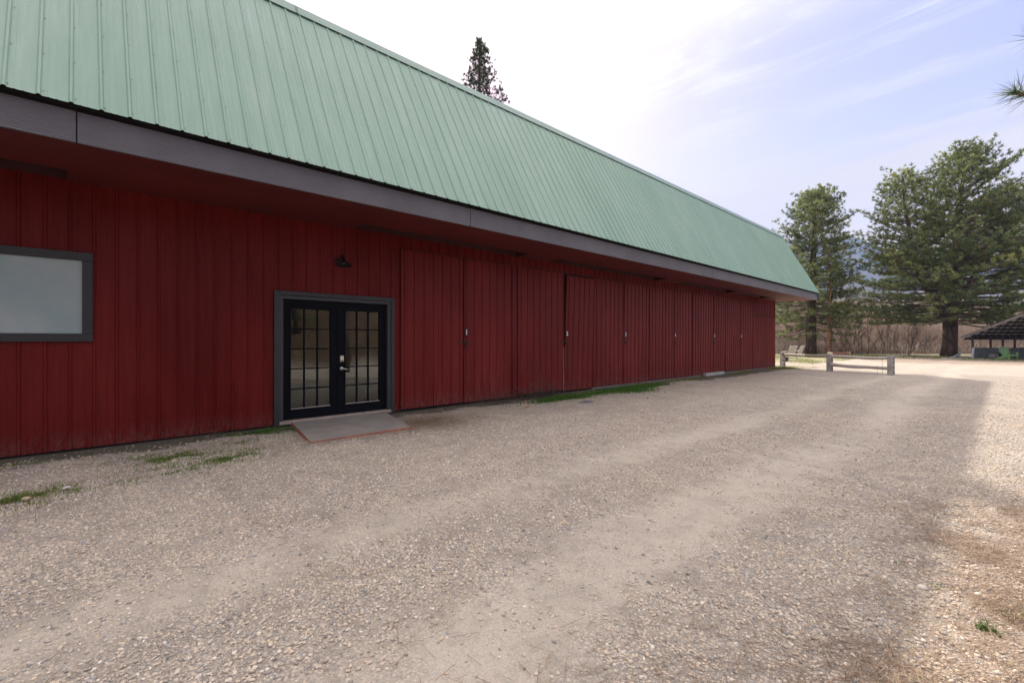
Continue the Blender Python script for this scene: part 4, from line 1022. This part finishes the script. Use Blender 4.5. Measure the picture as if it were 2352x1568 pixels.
    tm.build('trunk', bark, o, True)
    bv, bf = orient_tubes(np.array(B0), np.array(B1), np.array(R0), np.array(R1), 4)
    fast('branches', bv, bf, M_twigbark, o)
    TP = np.array(TP); TD = np.array(TD); TD /= np.linalg.norm(TD, axis=1, keepdims=True)
    v, f, t_ = tufts(TP, TD, np.full(len(TP), L)*rng.uniform(.75, 1.15, len(TP)), W, nb, cone, np.array(TT))
    fast('crown', v, f, mat, o, attrs={'tint': ('FLOAT', t_)})
    print(name, len(TP), 'tufts', len(B0), 'sticks'); rng = keep_rng
    return o
bp = gp(2179, 818)
pine(bp, [dict(path=[(0, 0, 0), (.3, 0, 5), (.8, 0, 11), (1.4, 0, 17.9)], r=[.58, .48, .3, .04], L=[(2.6, 5.5), (4, 7.4), (6, 8.0), (8.5, 6.8), (10, 4.8), (13, 3.4), (15, 2.2), (17, 1.1), (18, .4)], R=[(2.6, 4), (4, 7), (7, 7.8), (10, 6.3), (12.5, 4.6), (14.5, 3.2), (16.3, 1.6), (18, .4)], h0=2.9, h1=17.8, n=260, e0=-.05, e1=.8),
          dict(path=[(-.2, 0, 3.6), (-1.9, .3, 6.2), (-3.0, .3, 9), (-3.9, .2, 15.5)], r=[.3, .25, .18, .04], L=[(7, 3.7), (10, 3.6), (12, 2.9), (14, 1.5), (15.6, .4)], R=[(7, 3), (11, 2.8), (13.5, 1.6), (15.6, .4)], h0=7, h1=15.4, n=110, e0=.1, e1=.95),
          dict(path=[(.5, 0, 4.5), (2.6, .4, 7), (4.6, .4, 11), (5.2, .3, 13.6)], r=[.26, .22, .15, .04], L=[(7, 2), (10.5, 2.2), (13, 1.0), (14.6, .4)], R=[(7, 4), (10.5, 3.2), (12.8, 1.6), (14.6, .4)], h0=6.5, h1=13.5, n=90, e0=.1, e1=.95)],
     'huge spreading pine with several leaders standing left of the pavilion', 'pines around the yard', nb=20, L=.30, W=.044, seed=3, dens=1.25)
bp = gp(1862, 813)
pine(bp, [dict(path=[(0, 0, 0), (.1, 0, 6), (.3, 0, 12), (.45, 0, 16.2)], r=[.5, .38, .2, .04], L=[(2.2, 4.0), (4, 5), (6, 4.6), (9, 3.3), (12, 2.9), (14, 2.0), (15.4, 1.0), (16.2, .4)], R=[(2.2, 4.2), (4, 5.0), (7, 4.4), (10, 3.4), (12, 3.5), (14, 2.4), (15.4, 1.2), (16.2, .4)], h0=1.9, h1=16.1, n=270, e0=-.2, e1=.7, hd=3.2, pw=.85)],
     'tall round-topped pine standing just beyond the barn corner', 'pines around the yard', nb=20, L=.30, W=.044, seed=11, dens=1.2)
bp = at(1904, 44.5)
pine(bp, [dict(path=[(0, 0, 0), (.1, 0, 6), (.05, 0, 10.5)], r=[.17, .13, .04], L=[(6, 1.2), (8, 1.3), (10.6, .3)], R=[(6, .9), (8, 1.0), (10.6, .3)], h0=6.2, h1=10.4, n=24, e0=-.1, e1=.7)],
     'slim orange-barked pine between the two big pines', 'pines around the yard', nb=11, L=.34, W=.03, bark=M_barko, seed=5)
bp = at(1101, 31.0)
pine(bp, [dict(path=[(0, 0, 0), (.1, 0, 12), (0, 0, 21.3)], r=[.4, .26, .03], L=[(8, 3.2), (15, 1.9), (17, 1.25), (19, .62), (21, .2)], R=[(8, 3.2), (15, 2.1), (16.5, 1.6), (18.5, .85), (21, .2)], h0=9, h1=21.2, n=300, e0=.3, e1=1.15, sec=.62, brf=.7)],
     'dark pointed pine rising behind the barn roof', 'pines around the yard', nb=22, L=.24, W=.028, mat=M_needled, seed=8, tuft_sp=.26, cone=.75)
bp = at(2470, 44.0)
pine(bp, [dict(path=[(0, 0, 0), (0, 0, 12)], r=[.4, .05], L=[(1.5, 4.5), (5, 6), (9, 4.5), (12, .5)], R=[(1.5, 5), (5, 5), (9, 3), (12, .5)], h0=1.5, h1=11.8, n=150, e0=-.05, e1=.8)],
     'dense green pine at the right edge behind the pavilion roof', 'pines around the yard', nb=18, L=.3, W=.036, seed=21)
bp = at(1955, 150.0)
pine(bp, [dict(path=[(0, 0, 0), (0, 0, 20)], r=[.35, .05], L=[(4, 3.5), (12, 2.5), (20, .3)], R=[(4, 3.5), (12, 2.5), (20, .3)], h0=3, h1=19.6, n=60, e0=-.2, e1=.6)],
     'small distant conifer standing alone below the blue mountain', 'pines around the yard', nb=6, L=.8, W=.12, mat=M_needled, seed=31, tuft_sp=.5)

# near pine whose branch tips hang into the right edge of the view
def near_pine():
    b = cam2w(7.6, 3.9); o = thing('pine_tree', (b[0], b[1], 0), 'near pine outside the frame with long-needled branch tips hanging in at the upper right edge', 'tree', 'pines around the yard')
    rg = np.random.default_rng(4)
    m = MB(); m.tube([(0, 0, -.1), (.02, 0, 2), (0, .05, 5), (0, 0, 9)], [.24, .19, .12, .02], 12); m.build('trunk', M_bark, o, True)
    def loc(X, Z, z): x_, y_ = cam2w(X, Z); return np.array([x_-b[0], y_-b[1], z])
    B0 = []; B1 = []; R0 = []; R1 = []; P = []; Dd = []; 
    lines = [[loc(7.6, 3.9, 2.5), loc(6.4, 3.7, 2.75), loc(5.0, 3.5, 3.0), loc(4.0, 3.42, 3.22), loc(3.70, 3.4, 3.27)],
             [loc(7.6, 3.9, 3.4), loc(6.2, 3.8, 3.7), loc(4.9, 3.6, 3.82), loc(3.98, 3.5, 3.74)],]
    for k in range(34):
        h = rg.uniform(2.3, 8.7); az = rg.uniform(-1.35, 1.35); r_ = 2.6*(1-(h-2)/8)+.4
        e = loc(7.6+r_*math.cos(az), 3.9-abs(r_*math.sin(az))*.9, h+r_*.35); s_ = loc(7.6, 3.9, h); lines.append([s_, s_*.5+e*.5+np.array([0, 0, -.1]), e])
    for li, ln in enumerate(lines):
        n = len(ln)
        for k in range(n-1): B0.append(ln[k]); B1.append(ln[k+1]); R0.append(.03*(1-.7*k/n)); R1.append(.03*(1-.7*(k+1)/n))
        d = ln[-1]-ln[-2]; d /= np.linalg.norm(d)
        if li < 2:
            for q_ in np.linspace(0, .16, 9): P.append(ln[-1]-d*q_); Dd.append(d*1.0)
        else:
            for q_ in np.linspace(.3, 1, 12): P.append(ln[0]*(1-q_)+ln[-1]*q_); Dd.append(d)
    # side tips just beyond the frame edge
    for (X, Z, z) in [(4.3, 3.4, 3.5), (4.5, 3.5, 2.95), (4.6, 3.6, 3.9)]:
        e = loc(X, Z, z); s_ = loc(X+.6, Z+.1, z-.1); B0.append(s_); B1.append(e); R0.append(.012); R1.append(.008); d = (e-s_)/np.linalg.norm(e-s_)
        for q_ in np.linspace(0, .12, 6): P.append(e-d*q_); Dd.append(d)
    v, f = orient_tubes(np.array(B0), np.array(B1), np.array(R0), np.array(R1), 6); fast('branches', v, f, M_twigbark, o)
    global rng; k_ = rng; rng = rg
    v, f, t_ = tufts(np.array(P), np.array(Dd), np.full(len(P), .20), .0045, 16, .55, np.full(len(P), .45)); rng = k_
    fast('crown', v, f, M_needlen, o, attrs={'tint': ('FLOAT', t_)})
near_pine()

# trees on the bank behind the camera (they show in the door glass)
for k, (x_, y_, h_, lab) in enumerate([(15, 10.4, 10, 'dark pine low on the dry bank across the drive, mirrored in the door glass'), (30, 6, 12, 'pine on the middle of the dry bank across the drive'), (21, -16, 10, 'pine at the low end of the dry bank across the drive')]):
    gz_ = float(sstep(9, 30, x_)*9)
    o = pine((x_, y_), [dict(path=[(0, 0, 0), (0, 0, h_)], r=[.3, .05], L=[(1, 3.4), (h_*.5, 2.8), (h_, .3)], R=[(1, 3.4), (h_*.5, 2.8), (h_, .3)], h0=1.2, h1=h_-.2, n=55, e0=-.1, e1=.7)], lab, 'pines around the yard', nb=7, L=.5, W=.07, seed=50+k, tuft_sp=.4)
    o.location.z = gz_-.2

# ------------------------------------------------------------------ bare shrubs and brush
def shrub_geo(rg, n, H_, spread, w0, lvl=2):
    V = []; Fq = []; T = []
    def strip(pts, w_, ti):
        b = len(V)
        for k, p in enumerate(pts):
            ww = w_*(1-.75*k/(len(pts)-1)); s_ = RGT*ww/2; V.append(p-s_); V.append(p+s_); T.extend([ti, ti])
        for k in range(len(pts)-1): Fq.append([b+2*k, b+2*k+1, b+2*k+3, b+2*k+2])
    def grow(p, d, L_, w_, lv, ti):
        seg = 4; pts = [p]
        for s_ in range(seg):
            d = d+rg.normal(0, .12, 3)+np.array([0, 0, .03]); d /= np.linalg.norm(d); p = p+d*L_/seg; pts.append(p)
            if lv > 0:
                for _ in range(2):
                    dd = d+rg.normal(0, .42, 3); dd[2] = abs(dd[2])*.8+.1; dd /= np.linalg.norm(dd); grow(p, dd, L_*rg.uniform(.3, .55), w_*.6, lv-1, np.clip(ti+rg.normal(0, .15), 0, 1))
        strip(pts, w_, ti)
    for _ in range(n):
        az = rg.uniform(0, 6.283); sp_ = rg.uniform(.05, spread); d = np.array([math.cos(az)*sp_, math.sin(az)*sp_, 1.]); d /= np.linalg.norm(d)
        grow(np.array([math.cos(az)*.15, math.sin(az)*.15, 0.]), d, H_*rg.uniform(.6, 1), w0, lvl, rg.uniform(0, 1))
    return np.array(V), np.array(Fq), np.array(T)
rg = np.random.default_rng(12)
clumps = [shrub_geo(rg, 9, 1.0, .75, .011, 2) for _ in range(5)]
V = []; Fq = []; T = []; b = 0
for k in range(210):
    Z = rg.uniform(50, 74); u = rg.uniform(1700, 2500); x_, y_ = at(u, Z); v, f, t_ = clumps[k % 5]; s_ = rg.uniform(3.2, 6.2)*(1 if k % 7 else 1.25)
    c, s2 = math.cos(k), math.sin(k); v2 = v.copy()*s_; 
    v2 = v2*np.array([1, 1, .95])
    vv = v2+np.array([x_, y_, -.1]); V.append(vv); Fq.append(f+b); T.append(np.clip(t_*.5+rg.uniform(-.1, .65), 0, 1)); b += len(v)
o = fast('brush_thicket', np.concatenate(V), np.concatenate(Fq), M_brush, attrs={'tint': ('FLOAT', np.concatenate(T))}); setp(o, 'mass of bare mauve-brown brush beyond the yard', 'brush', kind='stuff')
# low dry undergrowth
n = 26000; Z = rg.uniform(47, 72, n); u = rg.uniform(1700, 2480, n); X = (u-1176)/F*Z
o = blades('dry_undergrowth', np.stack([-SA*Z+CA*X, CA*Z+SA*X, 0*Z], -1), rg.uniform(.4, 1.7, n), .05, rg.uniform(.1, .9, n), M_brush); setp(o, 'low dry grass and stems under the bare brush', 'undergrowth', kind='stuff')
for k, (u, Z, s_, n_, lab) in enumerate([(1948, 44.5, 4.2, 5, 'bare many-stemmed shrub right of the slim orange pine'), (1975, 46.5, 4.6, 5, 'bare shrub with dark crooked stems above the planter'), (2035, 46, 3.0, 6, 'leaning bare shrub between planter and right fence post'), (2075, 44.5, 3.4, 9, 'twiggy dark shrub just left of the big pine trunk'), (1925, 48, 3.4, 5, 'bare shrub directly behind the slim pine'), (2120, 46, 2.6, 7, 'low twiggy shrub beside the big pine trunk')]):
    v, f, t_ = shrub_geo(rg, n_, 1.0, .8, .016, 2); x_, y_ = at(u, Z); o = fast('bare_shrub', v*s_, f, M_brushd, attrs={'tint': ('FLOAT', t_)}, loc=(x_, y_, 0)); setp(o, lab, 'shrub', 'bare shrubs at the yard edge')

# ------------------------------------------------------------------ mountains
def mountains():
    import mathutils.noise as mn
    us = [(-9e9, 640), (1500, 600), (1700, 575), (1800, 556), (1850, 553), (1900, 550), (1945, 543), (1975, 549), (2020, 562), (2100, 585), (2160, 600), (2230, 590), (2352, 597), (2600, 600)]
    th = np.linspace(-math.pi*.62, math.pi*.36, 300); rr = np.concatenate([np.geomspace(150, 1000, 16), np.linspace(1080, 3300, 30), np.linspace(3350, 3800, 5)])
    V = []
    for t_ in th:           # t_: angle from the camera axis, right positive
        off = t_
        if abs(off) < 1.35: u = 1176+F*math.tan(off); vv = np.interp(u, [p[0] for p in us[1:]], [p[1] for p in us[1:]]); Hr = (780-vv)/F*3000*math.cos(off)
        else: Hr = 420
        Hr = max(260, min(Hr, 700))
        dx, dy = math.cos(off)*FWD[0]+math.sin(off)*RGT[0], math.cos(off)*FWD[1]+math.sin(off)*RGT[1]
        for r_ in rr:
            x_, y_ = dx*r_, dy*r_
            if r_ <= 3000: e = (Hr*((r_-150)/2850)**2.2)
            else: e = Hr*(1-(r_-3000)/2000)
            nz = mn.fractal(Vector((x_*.0016, y_*.0016, 3.1)), .9, 2.1, 6)
            foot = 10*math.exp(-((r_-420)/230)**2)
            e = e*(1+.10*nz*(r_ != 3000))+foot*(1+.5*nz)+ .04*Hr*mn.fractal(Vector((x_*.006, y_*.006, 9)), .8, 2.1, 5)
            V.append((x_, y_, e-1.0))
    n2 = len(rr); n1 = len(th); ii = np.arange(n1*n2).reshape(n1, n2); f = np.stack([ii[:-1, :-1], ii[:-1, 1:], ii[1:, 1:], ii[1:, :-1]], -1).reshape(-1, 4)
    t = NT('forested_slope'); p = t.wp; a_ = t.noise(p, .012, 6, .65); b_ = t.noise(p, .09, 4, .7)
    c = t.mix(t.ramp(a_, [(.42, 0.), (.58, 1.)]), t.ramp(b_, [(.35, (.018, .03, .018)), (.65, (.05, .065, .035))]), t.ramp(b_, [(.35, (.06, .055, .035)), (.65, (.14, .115, .07))]))
    t.fin(c, .95, t.bump(b_, 6.0, 1.0), 0., .1)
    o = fast('mountain', np.array(V), f, t.m, smooth=True); setp(o, kind='structure')
mountains()

# haze ---------------------------------------------------------------------
HAZE = True
if HAZE:
    m = MB(); m.bb(-3900, 3900, -3900, 3900, -6, 860); t = NT('haze_air'); t.t.nodes.remove(t.b)
    pv = t.n('ShaderNodeVolumePrincipled'); pv.inputs['Color'].default_value = (.38, .53, 1.0, 1); pv.inputs['Density'].default_value = 2.2e-4; pv.inputs['Anisotropy'].default_value = .0
    t.l(pv.outputs[0], t.out.inputs['Volume']); o = m.build('haze', t.m); setp(o, kind='stuff', label='thin blue haze in the valley air', cat='haze')
    o.visible_shadow = True

# ------------------------------------------------------------------ world and sun
sd = Vector((-1.118, .634, 1.0)).normalized(); elev = math.asin(sd.z)
sun_d = bpy.data.lights.new('sun', 'SUN'); sun_d.energy = 4.4; sun_d.angle = R(.65); sun_d.color = (1.0, .93, .82)
sun = bpy.data.objects.new('sun', sun_d); COL.objects.link(sun); sun.rotation_euler = sd.to_track_quat('Z', 'Y').to_euler(); sun.location = (-30, 20, 30)
wd = bpy.data.worlds.new("World"); sc.world = wd; wd.use_nodes = True; wt = wd.node_tree; bg = wt.nodes['Background']
class WN(NT):
    def __init__(s): s.t = wt; s._tc = None
wn = WN()
GLOW = 1.15
sky = wn.n('ShaderNodeTexSky'); sky.sky_type = 'NISHITA'; sky.sun_disc = False; sky.sun_elevation = elev; sky.sun_rotation = math.atan2(sd.x, sd.y); sky.dust_density = 1.5; sky.altitude = 900
tcw = wn.n('ShaderNodeTexCoord'); sep = wn.n('ShaderNodeSeparateXYZ'); wn.l(tcw.outputs['Generated'], sep.inputs[0])
zz = wn.math('MAXIMUM', sep.outputs[2], .0); zz = wn.math('ADD', zz, .12)
cx = wn.math('DIVIDE', sep.outputs[0], zz); cy = wn.math('DIVIDE', sep.outputs[1], zz)
cmb = wn.n('ShaderNodeCombineXYZ'); wn.l(cx, cmb.inputs[0]); wn.l(cy, cmb.inputs[1])
rot = wn.n('ShaderNodeMapping'); rot.inputs['Rotation'].default_value = (0, 0, R(38)); rot.inputs['Scale'].default_value = (.42, 1.5, 1); rot.inputs['Location'].default_value = (.6, .2, 0); wn.l(cmb.outputs[0], rot.inputs['Vector'])
n1 = wn.noise(rot.outputs[0], .8, 10, .62, .6); n2 = wn.noise(cmb.outputs[0], .35, 3, .5)
cl = wn.math('ADD', wn.math('MULTIPLY', n1, .65), wn.math('MULTIPLY', n2, .45))
lowc = wn.math('MINIMUM', wn.math('MAXIMUM', wn.math('MULTIPLY', wn.math('SUBTRACT', .335, sep.outputs[2]), 2.6), 0.0), .22); n3 = wn.noise(rot.outputs[0], 3.2, 8, .68, .8); cl = wn.math('ADD', wn.math('ADD', cl, lowc), wn.math('MULTIPLY', wn.math('SUBTRACT', n3, .47), .42))
cov = wn.ramp(cl, [(.50, .08), (.57, .6), (.65, 1.0)]); cov = wn.mix(wn.ramp(sep.outputs[2], [(.48, 0.), (.66, 1.)]), cov, (1., 1., 1.))
ccol = wn.ramp(n1, [(.3, (4.0, 3.95, 4.15)), (.6, (4.75, 4.65, 4.5))])
skyb = wn.mix(1.0, sky.outputs[0], (1.7, 1.2, 1.2), 'MULTIPLY')
dt = wn.n('ShaderNodeVectorMath'); dt.operation = 'DOT_PRODUCT'; wn.l(tcw.outputs['Generated'], dt.inputs[0]); dt.inputs[1].default_value = tuple(sd)
glow = wn.math('POWER', wn.math('MAXIMUM', dt.outputs['Value'], 0.0), 8.0); glow = wn.math('ADD', wn.math('MULTIPLY', glow, GLOW), wn.math('ADD', wn.math('MULTIPLY', wn.math('MAXIMUM', wn.math('SUBTRACT', sep.outputs[2], .35), 0.0), 2.6), .93))
gl = wn.n('ShaderNodeCombineXYZ'); wn.l(glow, gl.inputs[0]); wn.l(wn.math('ADD', wn.math('MULTIPLY', glow, .96), .04), gl.inputs[1]); wn.l(wn.math('ADD', wn.math('MULTIPLY', glow, .90), .10), gl.inputs[2])
wn.l(wn.mix(cov, skyb, wn.mix(1.0, wn.mix(1.0, ccol, gl.outputs[0], 'MULTIPLY'), wn.ramp(sep.outputs[2], [(0., (1.75, 1.42, 1.08)), (.2, (1.38, 1.24, 1.06)), (.42, (1.0, 1.0, 1.0)), (.7, (1.2, 1.165, 1.14))]), 'MULTIPLY')), bg.inputs['Color']); bg.inputs['Strength'].default_value = .1

vs_ = sc.view_settings; vs_.view_transform = 'Standard'; vs_.look = 'None'; vs_.gamma = 1; vs_.exposure = .98
sc.render.engine = 'CYCLES'; sc.cycles.use_denoising = True
sc.cycles.max_bounces = 6; sc.cycles.volume_bounces = 0; sc.cycles.transparent_max_bounces = 12; sc.cycles.sample_clamp_indirect = 8
